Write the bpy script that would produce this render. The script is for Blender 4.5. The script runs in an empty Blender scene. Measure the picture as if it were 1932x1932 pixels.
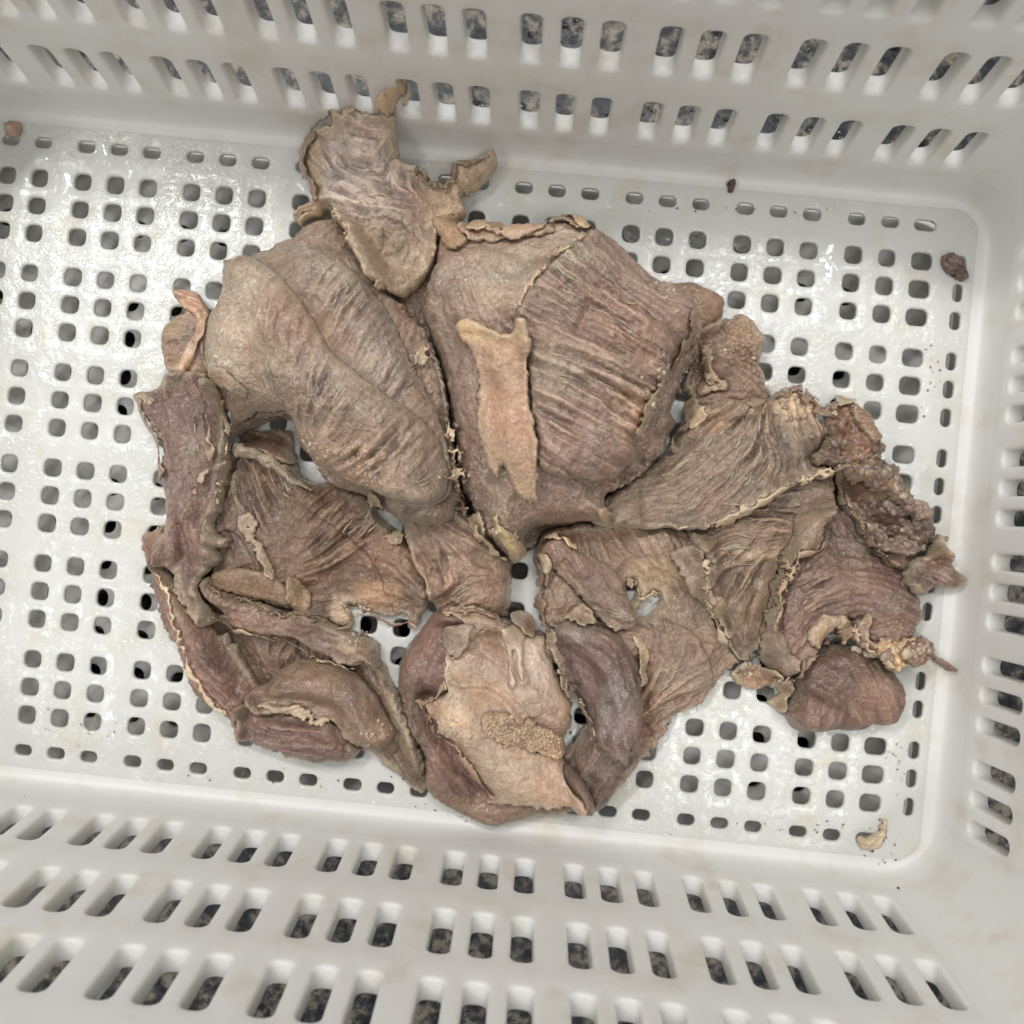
import bpy, bmesh, math, random
import numpy as np
from mathutils import Matrix, Vector

random.seed(7); rng = np.random.RandomState(11)
sc = bpy.context.scene
G = 0.066                      # pitch of one group of three holes, metres

# ------------------------------------------------------------------ camera
F, RX, RY, RZ = 1750.0, -0.01226, -0.01638, -0.09967
CX, CY, CZ = 5.02895, -2.43369, 8.32292
def rotm(rx, ry, rz):
    cx, sx, cy, sy, cz, sz = np.cos(rx), np.sin(rx), np.cos(ry), np.sin(ry), np.cos(rz), np.sin(rz)
    return (np.array([[1,0,0],[0,cx,-sx],[0,sx,cx]]) @ np.array([[cy,0,sy],[0,1,0],[-sy,0,cy]])
            @ np.array([[cz,-sz,0],[sz,cz,0],[0,0,1]]))
RM = rotm(RX, RY, RZ)
cam_d = bpy.data.cameras.new('camera'); cam = bpy.data.objects.new('camera', cam_d)
sc.collection.objects.link(cam); sc.camera = cam
m = Matrix(RM.T.tolist()).to_4x4(); m.translation = Vector((CX*G, CY*G, CZ*G)); cam.matrix_world = m
cam_d.sensor_width = 36; cam_d.lens = F/1932*36; cam_d.clip_start = 0.01; cam_d.clip_end = 50
cam_d.dof.use_dof = True; cam_d.dof.focus_distance = 0.525; cam_d.dof.aperture_fstop = 9

def plan(px, py, z=0.0):
    """place on the plan (metres) seen at photo point px,py when it stands z metres above the crate base"""
    px = np.asarray(px, float); py = np.asarray(py, float)
    d = np.stack([(px-966)/F, (966-py)/F, -np.ones_like(px)], -1) @ RM
    t = (z - CZ*G)/d[..., 2]
    return np.stack([CX*G + t*d[..., 0], CY*G + t*d[..., 1]], -1)

# ------------------------------------------------------------------ light
w = bpy.data.worlds.new('World'); sc.world = w; w.use_nodes = True
bg = w.node_tree.nodes['Background']; bg.inputs[0].default_value = (0.97, 0.985, 1.0, 1); bg.inputs[1].default_value = 0.20
def area(name, loc, sx, sy, power, col=(1, .99, .975)):
    l = bpy.data.lights.new(name, 'AREA'); l.shape = 'RECTANGLE'; l.size = sx; l.size_y = sy; l.energy = power; l.color = col
    o = bpy.data.objects.new(name, l); sc.collection.objects.link(o); o.location = loc
    d = Vector((0.33, -0.15, 0)) - Vector(loc); o.rotation_euler = d.to_track_quat('-Z', 'Y').to_euler(); return o
area('ceiling_lamp', (-0.75, 0.75, 2.3), 1.2, .09, 30)
area('ceiling_lamp', (0.62, 0.88, 2.3), 1.2, .09, 20)
area('ceiling_lamp', (-1.15, -1.0, 2.3), 1.2, .09, 12)
area('ceiling_lamp', (1.0, -0.85, 2.3), 1.2, .09, 12)
sc.view_settings.view_transform = 'Standard'; sc.view_settings.look = 'None'
sc.view_settings.exposure = 0.24; sc.view_settings.gamma = 1; sc.view_settings.use_curve_mapping = False

# ------------------------------------------------------------------ helpers
def link(name, me, mat=None, parent=None):
    o = bpy.data.objects.new(name, me); sc.collection.objects.link(o)
    if mat: me.materials.append(mat)
    if parent: o.parent = parent
    return o
def tag(o, label=None, cat=None, group=None, kind=None):
    if label: o['label'] = label
    if cat: o['category'] = cat
    if group: o['group'] = group
    if kind: o['kind'] = kind
    return o
def empty(name, loc=(0, 0, 0)):
    o = bpy.data.objects.new(name, None); sc.collection.objects.link(o); o.location = loc; o.empty_display_size = .02; return o
def mesh_np(name, co, quads, smooth=True):
    me = bpy.data.meshes.new(name); n = len(co)
    me.vertices.add(n); me.vertices.foreach_set('co', np.asarray(co, np.float32).ravel())
    q = np.asarray(quads, np.int32); k = q.shape[1]
    me.loops.add(q.size); me.loops.foreach_set('vertex_index', q.ravel())
    me.polygons.add(len(q)); me.polygons.foreach_set('loop_start', np.arange(0, q.size, k, dtype=np.int32))
    try: me.polygons.foreach_set('loop_total', np.full(len(q), k, np.int32))
    except Exception: pass
    me.update(calc_edges=True)
    if smooth: me.polygons.foreach_set('use_smooth', np.ones(len(q), bool))
    me.validate(); return me

class NT:
    def __init__(s, name):
        s.m = bpy.data.materials.new(name); s.m.use_nodes = True; s.t = s.m.node_tree; s.b = s.t.nodes['Principled BSDF']
    def n(s, typ, **kw):
        nd = s.t.nodes.new(typ)
        for k, v in kw.items():
            if k in nd.inputs.keys(): nd.inputs[k].default_value = v
            else: setattr(nd, k, v)
        return nd
    def l(s, a, b): s.t.links.new(a, b)
    def noise(s, scale, detail=4, rough=.5, vec=None):
        nd = s.n('ShaderNodeTexNoise'); nd.inputs['Scale'].default_value = scale; nd.inputs['Detail'].default_value = detail
        nd.inputs['Roughness'].default_value = rough
        if vec: s.l(vec, nd.inputs['Vector'])
        return nd.outputs['Fac']
    def coord(s):
        return s.n('ShaderNodeTexCoord').outputs['Object']
    def ramp(s, fac, stops):
        r = s.n('ShaderNodeValToRGB'); s.l(fac, r.inputs[0]); e = r.color_ramp.elements
        while len(e) < len(stops): e.new(.5)
        for i, (p, c) in enumerate(stops): e[i].position = p; e[i].color = (*c, 1) if len(c) == 3 else c
        return r.outputs[0]
    def mix(s, fac, a, b, mode='MIX'):
        x = s.n('ShaderNodeMix', data_type='RGBA', blend_type=mode)
        if isinstance(fac, (int, float)): x.inputs[0].default_value = fac
        else: s.l(fac, x.inputs[0])
        for v, i in ((a, 6), (b, 7)):
            if isinstance(v, tuple): x.inputs[i].default_value = (*v, 1)
            else: s.l(v, x.inputs[i])
        return x.outputs[2]
    def math(s, op, a, b=0.0):
        x = s.n('ShaderNodeMath', operation=op)
        for v, i in ((a, 0), (b, 1)):
            if isinstance(v, (int, float)): x.inputs[i].default_value = v
            else: s.l(v, x.inputs[i])
        return x.outputs[0]
    def bump(s, h, strength, dist, prev=None):
        x = s.n('ShaderNodeBump'); x.inputs['Strength'].default_value = strength; x.inputs['Distance'].default_value = dist
        s.l(h, x.inputs['Height'])
        if prev: s.l(prev, x.inputs['Normal'])
        return x.outputs[0]

# ------------------------------------------------------------------ materials
def mat_plastic(name, wet, tint=(.74, .745, .715), dirt=1.0):
    k = NT(name); v = k.coord()
    big = k.noise(9, 3, .5, v); st = k.ramp(k.noise(34, 5, .62, v), [(.53, (0, 0, 0)), (.72, (1, 1, 1))])
    base = k.mix(big, tint, tuple(c*.95 for c in tint))
    base = k.mix(k.math('MULTIPLY', st, .55*dirt), base, (.66, .60, .44))
    specks = k.ramp(k.noise(330, 2, .6, v), [(.765, (0, 0, 0)), (.80, (1, 1, 1))])
    region = k.ramp(k.noise(22, 2, .5, v), [(.50, (0, 0, 0)), (.66, (1, 1, 1))])
    base = k.mix(k.math('MULTIPLY', k.math('MULTIPLY', specks, region), .75*dirt), base, (.12, .09, .06))
    k.l(base, k.b.inputs['Base Color'])
    k.b.inputs['Subsurface Weight'].default_value = .25; k.b.inputs['Subsurface Radius'].default_value = (.006, .006, .005)
    k.b.inputs['Subsurface Scale'].default_value = 1.0
    k.b.inputs['IOR'].default_value = 1.45
    tr = k.n('ShaderNodeBsdfTranslucent'); tr.inputs[0].default_value = (.80, .79, .74, 1); mx = k.n('ShaderNodeMixShader'); mx.inputs[0].default_value = .20
    out = k.t.nodes['Material Output']; k.l(k.b.outputs[0], mx.inputs[1]); k.l(tr.outputs[0], mx.inputs[2]); k.l(mx.outputs[0], out.inputs['Surface'])
    if wet:
        zone = k.ramp(k.noise(13, 3, .6, v), [(.40, (0, 0, 0)), (.52, (1, 1, 1))])
        k.l(k.ramp(zone, [(0, (.40,)*3), (1, (.16,)*3)]), k.b.inputs['Roughness'])
        drops = k.noise(240, 2, .6, v); waves = k.noise(62, 4, .6, v)
        h = k.math('ADD', k.math('MULTIPLY', k.ramp(drops, [(.48, (0, 0, 0)), (.66, (1, 1, 1))]), .28), waves)
        hh = k.math('MULTIPLY', h, k.math('ADD', k.math('MULTIPLY', zone, .9), .10))
        k.l(k.bump(hh, .35, .002), k.b.inputs['Normal'])
        k.b.inputs['Coat Weight'].default_value = .9; k.b.inputs['Coat Roughness'].default_value = .04
        k.l(k.bump(hh, 1.0, .0035), k.b.inputs['Coat Normal'])
    else:
        k.b.inputs['Roughness'].default_value = .40
        k.l(k.bump(k.math('ADD', k.noise(26, 3, .5, v), k.math('MULTIPLY', k.noise(300, 2, .5, v), .06)), .5, .0016), k.b.inputs['Normal'])
    return k.m
M_floor = mat_plastic('wet_white_plastic', True)
M_wall = mat_plastic('white_plastic', False, (.88, .875, .84))
M_tray = mat_plastic('tray_plastic', False, (.88, .88, .85), 0)

def mat_granite():
    k = NT('granite'); v = k.coord()
    a = k.noise(62, 6, .66, v); b = k.noise(130, 4, .6, v)
    c = k.ramp(a, [(.42, (.016, .019, .024)), (.49, (.060, .061, .061)), (.55, (.20, .175, .135)), (.66, (.27, .25, .21))])
    d = k.ramp(b, [(.40, (.05, .055, .06)), (.52, (1, 1, 1))])
    c = k.mix(.85, c, d, 'MULTIPLY')
    k.l(c, k.b.inputs['Base Color']); k.b.inputs['Roughness'].default_value = .38
    k.b.inputs['Specular IOR Level'].default_value = .3
    k.l(k.bump(k.noise(160, 3, .5, v), .4, .001), k.b.inputs['Normal'])
    return k.m
M_granite = mat_granite()

def mat_meat(name, rough=.62, bump=.5, sss=.10):
    k = NT(name); v = k.coord()
    at = k.n('ShaderNodeAttribute', attribute_name='Col').outputs['Color']
    mid = k.noise(150, 4, .65, v); grain = k.noise(480, 4, .72, v); fine = k.noise(1100, 2, .6, v)
    c = k.mix(1.0, at, k.ramp(mid, [(.30, (.80, .75, .74)), (.5, (1, 1, 1)), (.72, (1.14, 1.12, 1.06))]), 'MULTIPLY')
    c = k.mix(1.0, c, k.ramp(grain, [(.30, (.78, .75, .74)), (.48, (.97, .96, .96)), (.56, (1.03, 1.03, 1.02)), (.70, (1.2, 1.2, 1.18))]), 'MULTIPLY')
    fr = k.ramp(k.noise(520, 5, .78, v), [(.51, (0, 0, 0)), (.62, (1, 1, 1))])
    fz = k.n('ShaderNodeAttribute', attribute_name='Frost').outputs['Fac']
    c = k.mix(k.math('MULTIPLY', fr, fz), c, (.60, .54, .45))
    k.l(c, k.b.inputs['Base Color'])
    k.b.inputs['Roughness'].default_value = rough; k.b.inputs['Specular IOR Level'].default_value = .45
    k.b.inputs['Subsurface Weight'].default_value = sss; k.b.inputs['Subsurface Radius'].default_value = (.002, .0012, .0008)
    k.b.inputs['Subsurface Scale'].default_value = 1
    k.l(k.ramp(k.noise(70, 4, .6, v), [(.35, (rough+.12,)*3), (.62, (rough-.16,)*3)]), k.b.inputs['Roughness'])
    k.b.inputs['Coat Weight'].default_value = .4; k.b.inputs['Coat Roughness'].default_value = .25
    h = k.math('ADD', k.math('MULTIPLY', grain, 1.0), k.math('MULTIPLY', fine, .35))
    n1 = k.bump(mid, bump, .0024); n2 = k.bump(h, bump, .0011, n1)
    k.l(n2, k.b.inputs['Normal']); return k.m
M_meat = mat_meat('cooked_meat', .55, .9)
M_moist = mat_meat('moist_cooked_meat', .34, .5, sss=.22)

# ------------------------------------------------------------------ crate
XL, XR, YB, YT = -0.84, 8.84, -5.14, 0.80       # inner base edge, in units of G
SL, LEDGE, RC = 0.133, 0.065, 0.40              # wall slope, ledge, corner radius
PX, PY, GY, TH = 0.30, 0.253, 0.8707, 0.045
HT = 3.05

def panel(name, us, vs, hole_of, thick, fn, mat, parent, r1=.012):
    """flat plate over the grid us x vs; hole_of(i,j)->(cu,cv,hw,hh,rad) or None; fn maps (u,v,w) to a point; w runs into the plate"""
    V = []; Fc = []
    def rr(cu, cv, hw, hh, rad, jit=0):
        pts = []
        for qx, qy, a0 in ((1, 1, 0), (-1, 1, 90), (-1, -1, 180), (1, -1, 270)):
            for i in range(5):
                a = math.radians(a0 + i*22.5)
                pts.append((cu + qx*(hw-rad) + rad*math.cos(a), cv + qy*(hh-rad) + rad*math.sin(a)))
        return pts
    def outer(u0, u1, v0, v1, cu, cv, hw, hh, rad):
        pts = []
        for qx, qy in ((1, 1), (-1, 1), (-1, -1), (1, -1)):
            ux = u1 if qx > 0 else u0; vy = v1 if qy > 0 else v0
            su, sv = cu + qx*(hw-rad), cv + qy*(hh-rad)
            seq = [(ux, sv), (ux, (sv+vy)/2), (ux, vy), ((su+ux)/2, vy), (su, vy)]
            if qx*qy < 0: seq = seq[::-1]
            pts += seq
        return pts
    for i in range(len(us)-1):
        for j in range(len(vs)-1):
            u0, u1, v0, v1 = us[i], us[i+1], vs[j], vs[j+1]; h = hole_of(i, j)
            if h is None:
                for wv, fl in ((0, 0), (thick, 1)):
                    b = len(V); V += [(u0, v0, wv), (u1, v0, wv), (u1, v1, wv), (u0, v1, wv)]
                    Fc.append([b, b+1, b+2, b+3] if not fl else [b+3, b+2, b+1, b])
                continue
            cu, cv, hw, hh, rad = h
            jr = random.uniform(-.003, .003); hw += jr; hh += random.uniform(-.003, .003)
            rings = [(outer(u0, u1, v0, v1, cu, cv, hw+r1*2.2, hh+r1*2.2, rad+r1*2.2), 0),
                     (rr(cu, cv, hw+r1*1.9, hh+r1*1.9, rad+r1*1.9), 0.0), (rr(cu, cv, hw+r1, hh+r1, rad+r1), r1*.18),
                     (rr(cu, cv, hw+r1*.35, hh+r1*.35, rad+r1*.35), r1*.7), (rr(cu, cv, hw, hh, rad), r1*1.6),
                     (rr(cu, cv, hw-.001, hh-.001, rad), thick-r1*.6), (rr(cu, cv, hw+r1*.6, hh+r1*.6, rad+r1*.6), thick),
                     (outer(u0, u1, v0, v1, cu, cv, hw+r1*2.2, hh+r1*2.2, rad+r1*2.2), thick)]
            base = len(V); n = 20
            for pts, wv in rings: V += [(p[0], p[1], wv) for p in pts]
            for r in range(len(rings)-1):
                for q in range(n):
                    a = base + r*n + q; b = base + r*n + (q+1) % n
                    Fc.append([a, b, b+n, a+n])
    co = np.array([fn(*p) for p in V])*G
    me = mesh_np(name, co, Fc)
    bm = bmesh.new(); bm.from_mesh(me); bmesh.ops.remove_doubles(bm, verts=bm.verts, dist=2e-6)
    p0_, pu_, pv_, pw_ = (Vector(fn(*q)) for q in ((0, 0, 0), (1, 0, 0), (0, 1, 0), (0, 0, 1)))
    if (pu_-p0_).cross(pv_-p0_).dot(pw_-p0_) > 0: bmesh.ops.reverse_faces(bm, faces=bm.faces)
    bm.to_mesh(me); bm.free()
    return link(name, me, mat, parent)

# hole columns and rows of the base
cols = [(-.655, .045)] + [(g + PX*(k-1), .077) for g in range(9) for k in range(3)] + [(8.655, .045)]
cols[1] = (cols[1][0]-.01, .095); cols[-2] = (cols[-2][0]+.012, .095)
rows = [(.577, .05)] + [(-(j*GY + PY*(k-1)), .077) for j in range(6) for k in range(3)] + [(-4.924, .05)]
rows = rows[::-1]
def mids(a, lo, hi): return [lo] + [(a[i]+a[i+1])/2 for i in range(len(a)-1)] + [hi]
us = mids([c[0] for c in cols], XL+.06, XR-.06); vs = mids([r[0] for r in rows], YB+.06, YT-.06)
def base_hole(i, j):
    cu, hw = cols[i]; cv, hh = rows[j]
    ei = i in (0, len(cols)-1); ej = j in (0, len(rows)-1)
    if ei and ej: return None
    if ei: return (cu, cv, .044, .078, .040)
    return (cu, cv, hw, hh, .045 if ej else .052)

crate = empty('plastic_crate', (0, 0, 0))
tag(crate, 'white perforated plastic crate holding the heap of cooked meat, wet inside', 'crate')
panel('base', us, vs, base_hole, TH, lambda u, v, w: (u, v, -w), M_floor, crate)

def rrpath(off, n=10):
    """rounded rectangle round the base edge, grown by off"""
    r = max(RC + off, .02); x0, x1, y0, y1 = XL-off, XR+off, YB-off, YT+off; P = []
    for cx, cy, a0 in ((x1-r, y1-r, 0), (x0+r, y1-r, 90), (x0+r, y0+r, 180), (x1-r, y0+r, 270)):
        for i in range(n+1):
            a = math.radians(a0 + 90*i/n); P.append((cx + r*math.cos(a), cy + r*math.sin(a)))
    return P
Z0 = .30                                          # walls start here, above the coved edge
prof = [(-.06, 0), (-.02, 0.0), (-.008, .002), (.004, .006), (.020, .011), (.037, .020), (.053, .038), (.066, .068), (.0785, .115), (.0885, .18), (.0969, .24), (LEDGE+SL*Z0, Z0)]
rings = []
# plate border (square) to coved edge
x0, x1, y0, y1 = us[0], us[-1], vs[0], vs[-1]
p0 = rrpath(-.02); sq = [(min(max(x, x0), x1), min(max(y, y0), y1), 0) for x, y in p0]
rings.append(sq)
for o_, z_ in prof[1:]: rings.append([(x, y, z_) for x, y in rrpath(o_)])
inner_n = len(rings)
for o_, z_ in [(LEDGE+SL*(Z0+.06)+.005, Z0+.06), (LEDGE+SL*Z0+TH*1.5, Z0+.06), (LEDGE+TH*1.6, .05), (.0, -TH)]: rings.append([(x, y, z_) for x, y in rrpath(o_)])
rings.append([(x, y, -TH) for x, y, z in sq])
n = len(sq); co = np.array([p for r in rings for p in r])*G
Fc = [[r*n+q, r*n+(q+1) % n, (r+1)*n+(q+1) % n, (r+1)*n+q] for r in range(len(rings)-1) for q in range(n)]
me = mesh_np('coved_edge', co, Fc); link('coved_edge', me, M_wall, crate)

WT = .155                                        # wall thickness
def wall_fn(side):
    def f(u, v, w):                               # u along, v height, w outward
        o = LEDGE + SL*v + w
        if side == 'top': return (u, YT+o, v)
        if side == 'bottom': return (u, YB-o, v)
        if side == 'right': return (XR+o, u, v)
        return (XL-o, u, v)
    return f
zrows = [.695, 1.59, 2.42]
zs = [Z0, 1.14, 2.02, 2.80, HT]
def wall(side):
    long = side in ('top', 'bottom')
    a0, a1 = (XL+RC, XR-RC) if long else (YB+RC, YT-RC)
    if long: ctr = [g + .294*(k-1) for g in range(9) for k in range(3)]; hw = .082
    else: ctr = sorted(-(j*GY + .25*(k-1)) for j in range(6) for k in range(3)); hw = .070
    ctr = [c for c in ctr if a0+.1 < c < a1-.05]
    return panel('side_wall', mids(ctr, a0, a1), zs,
                 lambda i, j: None if j > 2 else (ctr[i], zrows[j], hw, (.262, .27, .27)[j], .060), WT, wall_fn(side), M_wall, crate, r1=.016)
for s in ('top', 'bottom', 'left', 'right'): wall(s)
# upright fins outside the walls between the groups of slots
def fin(a, side):
    f = wall_fn(side); V = []
    for z_ in (Z0, HT-.1):
        for u_, w_ in ((-.03, WT-.01), (.03, WT-.01), (.022, WT+.20), (-.022, WT+.20)): V.append(f(a+u_, z_, w_))
    return V
for s in ('top', 'bottom', 'left', 'right'):
    V = []; Q = []
    pos = [g+.5 for g in range(8)] if s in ('top', 'bottom') else [-(j+.5)*GY for j in range(5)]
    for a in pos:
        b = len(V); V += fin(a, s); Q += [[b, b+1, b+2, b+3], [b+4, b+7, b+6, b+5]] + [[b+i, b+4+i, b+4+(i+1) % 4, b+(i+1) % 4] for i in range(4)]
    link('outer_ribs', mesh_np('outer_ribs', np.array(V)*G, Q, False), M_wall, crate)
# corners and rim
def loft(name, rings, closed, mat, parent):
    n = len(rings[0]); co = np.array([p for r in rings for p in r])*G
    m_ = n if closed else n-1
    Fc = [[r*n+q, r*n+(q+1) % n, (r+1)*n+(q+1) % n, (r+1)*n+q] for r in range(len(rings)-1) for q in range(m_)]
    me = mesh_np(name, co, Fc); bm = bmesh.new(); bm.from_mesh(me); bmesh.ops.recalc_face_normals(bm, faces=bm.faces); bm.to_mesh(me); bm.free()
    return link(name, me, mat, parent)
for c in range(4):
    R_ = []
    for z_ in (Z0, 1.0, 2.0, HT): R_.append([(x, y, z_) for x, y in rrpath(LEDGE+SL*z_)[c*11:c*11+11]])
    for z_ in (HT, 2.0, 1.0, Z0): R_.append([(x, y, z_) for x, y in rrpath(LEDGE+SL*z_+WT)[c*11:c*11+11]])
    loft('corner', R_, False, M_wall, crate)
rim = [[(x, y, z_) for x, y in rrpath(LEDGE+SL*HT+o_)] for o_, z_ in ((0, HT), (.01, HT+.05), (.05, HT+.08), (.30, HT+.08), (.34, HT+.05), (.35, HT-.18), (.31, HT-.18), (.30, HT-.02), (WT, HT-.02), (WT, HT))]
loft('rim', rim, True, M_wall, crate)

# ------------------------------------------------------------------ tray under the crate, granite
tray = empty('plastic_tray', (4*G, -2.2*G, -.75*G))
tag(tray, 'pale grey perforated plastic tray under the crate, seen through the base holes', 'tray')
tc = [XL+.02 + .435*i for i in range(22)]; tr = [YB+.1 + .365*i for i in range(16)]
tu = mids(tc, XL-.15, XR+.35); tv = mids(tr, YB-.35, YT+.35)
p_ = panel('tray_top', tu, tv, lambda i, j: (tc[i], tr[j], .085, .085, .075) if 0 < i < 21 and 0 < j < 15 else None,
      .06, lambda u, v, w: (u, v, -.72-w), M_tray, None, r1=.01)
p_.parent = tray; p_.matrix_parent_inverse = Matrix.Translation(-tray.location)
lip = [[(x, y, z_) for x, y in rrpath(o_+.33)] for o_, z_ in ((-.06, -.72), (.0, -.73), (.03, -.78), (.03, -1.2), (-.02, -1.2), (-.02, -.80))]
p_ = loft('tray_lip', lip, True, M_tray, None); p_.parent = tray; p_.matrix_parent_inverse = Matrix.Translation(-tray.location)

skirt = [[(x, y, z_) for x, y in rrpath(o_)] for o_, z_ in ((.10, .0), (.10, -.62), (.06, -.62), (.06, -.02))]  # unseen skirt added under the base to hold side light off the tray
loft('light_block_skirt', skirt, True, M_wall, crate)
ZG = -1.22*G
bm = bmesh.new(); bmesh.ops.create_grid(bm, x_segments=2, y_segments=2, size=1.6)
me = bpy.data.meshes.new('granite_surface'); bm.to_mesh(me); bm.free()
gr = link('granite_surface', me, M_granite); gr.location = (.3, -.1, ZG)
tag(gr, 'dark speckled wet granite surface under the crate', 'granite surface', kind='structure')

# ================================================================== the meat
DX = 0.00065
_T = [np.random.RandomState(100+i).rand(256, 256).astype(np.float32) for i in range(12)]
def vn(x, y, seed=0):
    """smooth value noise, about -1..1"""
    T = _T[seed % 12]; x = x + seed*17.3; y = y + seed*9.7
    xi = np.floor(x).astype(int); yi = np.floor(y).astype(int); fx = x-xi; fy = y-yi
    fx = fx*fx*fx*(fx*(fx*6-15)+10); fy = fy*fy*fy*(fy*(fy*6-15)+10)
    a = T[xi % 256, yi % 256]; b = T[(xi+1) % 256, yi % 256]; c = T[xi % 256, (yi+1) % 256]; d = T[(xi+1) % 256, (yi+1) % 256]
    return ((a*(1-fx)+b*fx)*(1-fy) + (c*(1-fx)+d*fx)*fy)*2-1
def fbm(x, y, scale, seed=0, octs=4, gain=.5):
    """scale in metres of the largest bumps"""
    r = 0; a = 1; s = 1/scale; n_ = 0
    for i in range(octs): r = r + a*vn(x*s, y*s, seed+i); n_ += a; a *= gain; s *= 2.03
    return r/n_
def cells(x, y, scale, seed=0):
    """rounded nodules: 1 in the middle of a nodule, 0 in the seams"""
    x = x/scale + fbm(x, y, scale*3, seed+5, 2)*.6; y = y/scale + fbm(x*scale, y, scale*3, seed+6, 2)*.6
    xi = np.floor(x).astype(int); yi = np.floor(y).astype(int); best = np.full(x.shape, 9.); sec = best.copy()
    for dx in (-1, 0, 1):
        for dy in (-1, 0, 1):
            T1, T2 = _T[seed % 12], _T[(seed+1) % 12]
            cx = xi+dx + T1[(xi+dx) % 256, (yi+dy) % 256]; cy = yi+dy + T2[(xi+dx) % 256, (yi+dy) % 256]
            d = (cx-x)**2+(cy-y)**2; sec = np.minimum(sec, np.maximum(best, d)); best = np.minimum(best, d)
    return np.clip((np.sqrt(sec)-np.sqrt(best))*1.6, 0, 1)
def blur(a, s):
    r = int(max(1, round(s*2.5))); k = np.exp(-.5*(np.arange(-r, r+1)/s)**2); k /= k.sum()
    p = np.pad(a, r, mode='edge')
    p = sum(k[i]*p[i:i+a.shape[0], :] for i in range(2*r+1))
    return sum(k[i]*p[:, i:i+a.shape[1]] for i in range(2*r+1))
def dilate(a, r):
    p = np.pad(a, r, mode='edge'); o = a.copy()
    for i in range(2*r+1):
        for j in (0, r, 2*r) if i in (0, 2*r) else (0, 2*r, r): o = np.maximum(o, p[i:i+a.shape[0], j:j+a.shape[1]])
    return o
# plan grid over the base
gx0, gy0 = -.02, -.36; NX, NY = 1010, 700
gx = gx0 + np.arange(NX)*DX; gy = gy0 + np.arange(NY)*DX
X_, Y_ = np.meshgrid(gx, gy, indexing='ij')
# height of the crate's own surface under the meat
dY = np.maximum(Y_/G - (YT-.01), (YB+.01) - Y_/G); dXr = X_/G - (XR-.01); o_ = np.maximum(dY, dXr)
Hs = np.interp(o_, [-9, 0, .03, .052, LEDGE+SL*.2, LEDGE+SL*Z0, LEDGE+SL*3], [0, .01, .022, .06, .2, .27, .27])*G
H = Hs + .0003

def spline(P, n=6, closed=True):
    P = np.asarray(P, float); N = len(P); out = []
    for i in range(N if closed else N-1):
        a, b, c, d = (P[(i-1) % N], P[i], P[(i+1) % N], P[(i+2) % N]) if closed else (P[max(i-1, 0)], P[i], P[i+1], P[min(i+2, N-1)])
        for t in np.arange(n)/n:
            out.append(.5*((2*b)+(-a+c)*t+(2*a-5*b+4*c-d)*t*t+(-a+3*b-3*c+d)*t**3))
    if not closed: out.append(P[-1])
    return np.array(out)
def seg_d(x, y, P, closed):
    """distance to a polyline, side sign and inside flag"""
    D = np.full(x.shape, 1e9); S = np.ones(x.shape); ins = np.zeros(x.shape, bool); N = len(P)
    for i in range(N if closed else N-1):
        a = P[i]; b = P[(i+1) % N]; e = b-a; L = e@e+1e-18
        t = np.clip(((x-a[0])*e[0]+(y-a[1])*e[1])/L, 0, 1); dx = x-a[0]-t*e[0]; dy = y-a[1]-t*e[1]; d = dx*dx+dy*dy
        k = d < D; D = np.where(k, d, D); S = np.where(k, np.sign(e[0]*(y-a[1])-e[1]*(x-a[0])), S)
        if closed:
            c = ((a[1] > y) != (b[1] > y)) & (x < (b[0]-a[0])*(y-a[1])/(b[1]-a[1]+1e-30)+a[0]); ins ^= c
    return np.sqrt(D), S, ins
def lic(ang, L, seed, grain=1.0):
    r = np.random.RandomState(seed); n_ = r.randn(*ang.shape)
    if grain > 0: n_ = blur(n_, grain)
    c, s = np.cos(ang), np.sin(ang); acc = n_.copy(); ii, jj = np.meshgrid(np.arange(ang.shape[0]), np.arange(ang.shape[1]), indexing='ij')
    for sgn in (1, -1):
        px = ii.astype(float); py = jj.astype(float)
        for k in range(L):
            a = np.clip(px.astype(int), 0, ang.shape[0]-1); b = np.clip(py.astype(int), 0, ang.shape[1]-1)
            px = px + sgn*c[a, b]; py = py + sgn*s[a, b]
            a = np.clip(np.rint(px).astype(int), 0, ang.shape[0]-1); b = np.clip(np.rint(py).astype(int), 0, ang.shape[1]-1)
            acc += n_[a, b]
    acc = blur(acc, .6); acc -= blur(acc, 9); return acc/acc.std()

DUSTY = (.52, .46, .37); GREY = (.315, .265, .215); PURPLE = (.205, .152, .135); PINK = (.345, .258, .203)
TAN = (.74, .60, .41); PALE = (.58, .49, .36); ORANGE = (.42, .285, .185); BROWN = (.215, .155, .115); DARK = (.120, .085, .075)

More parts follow.
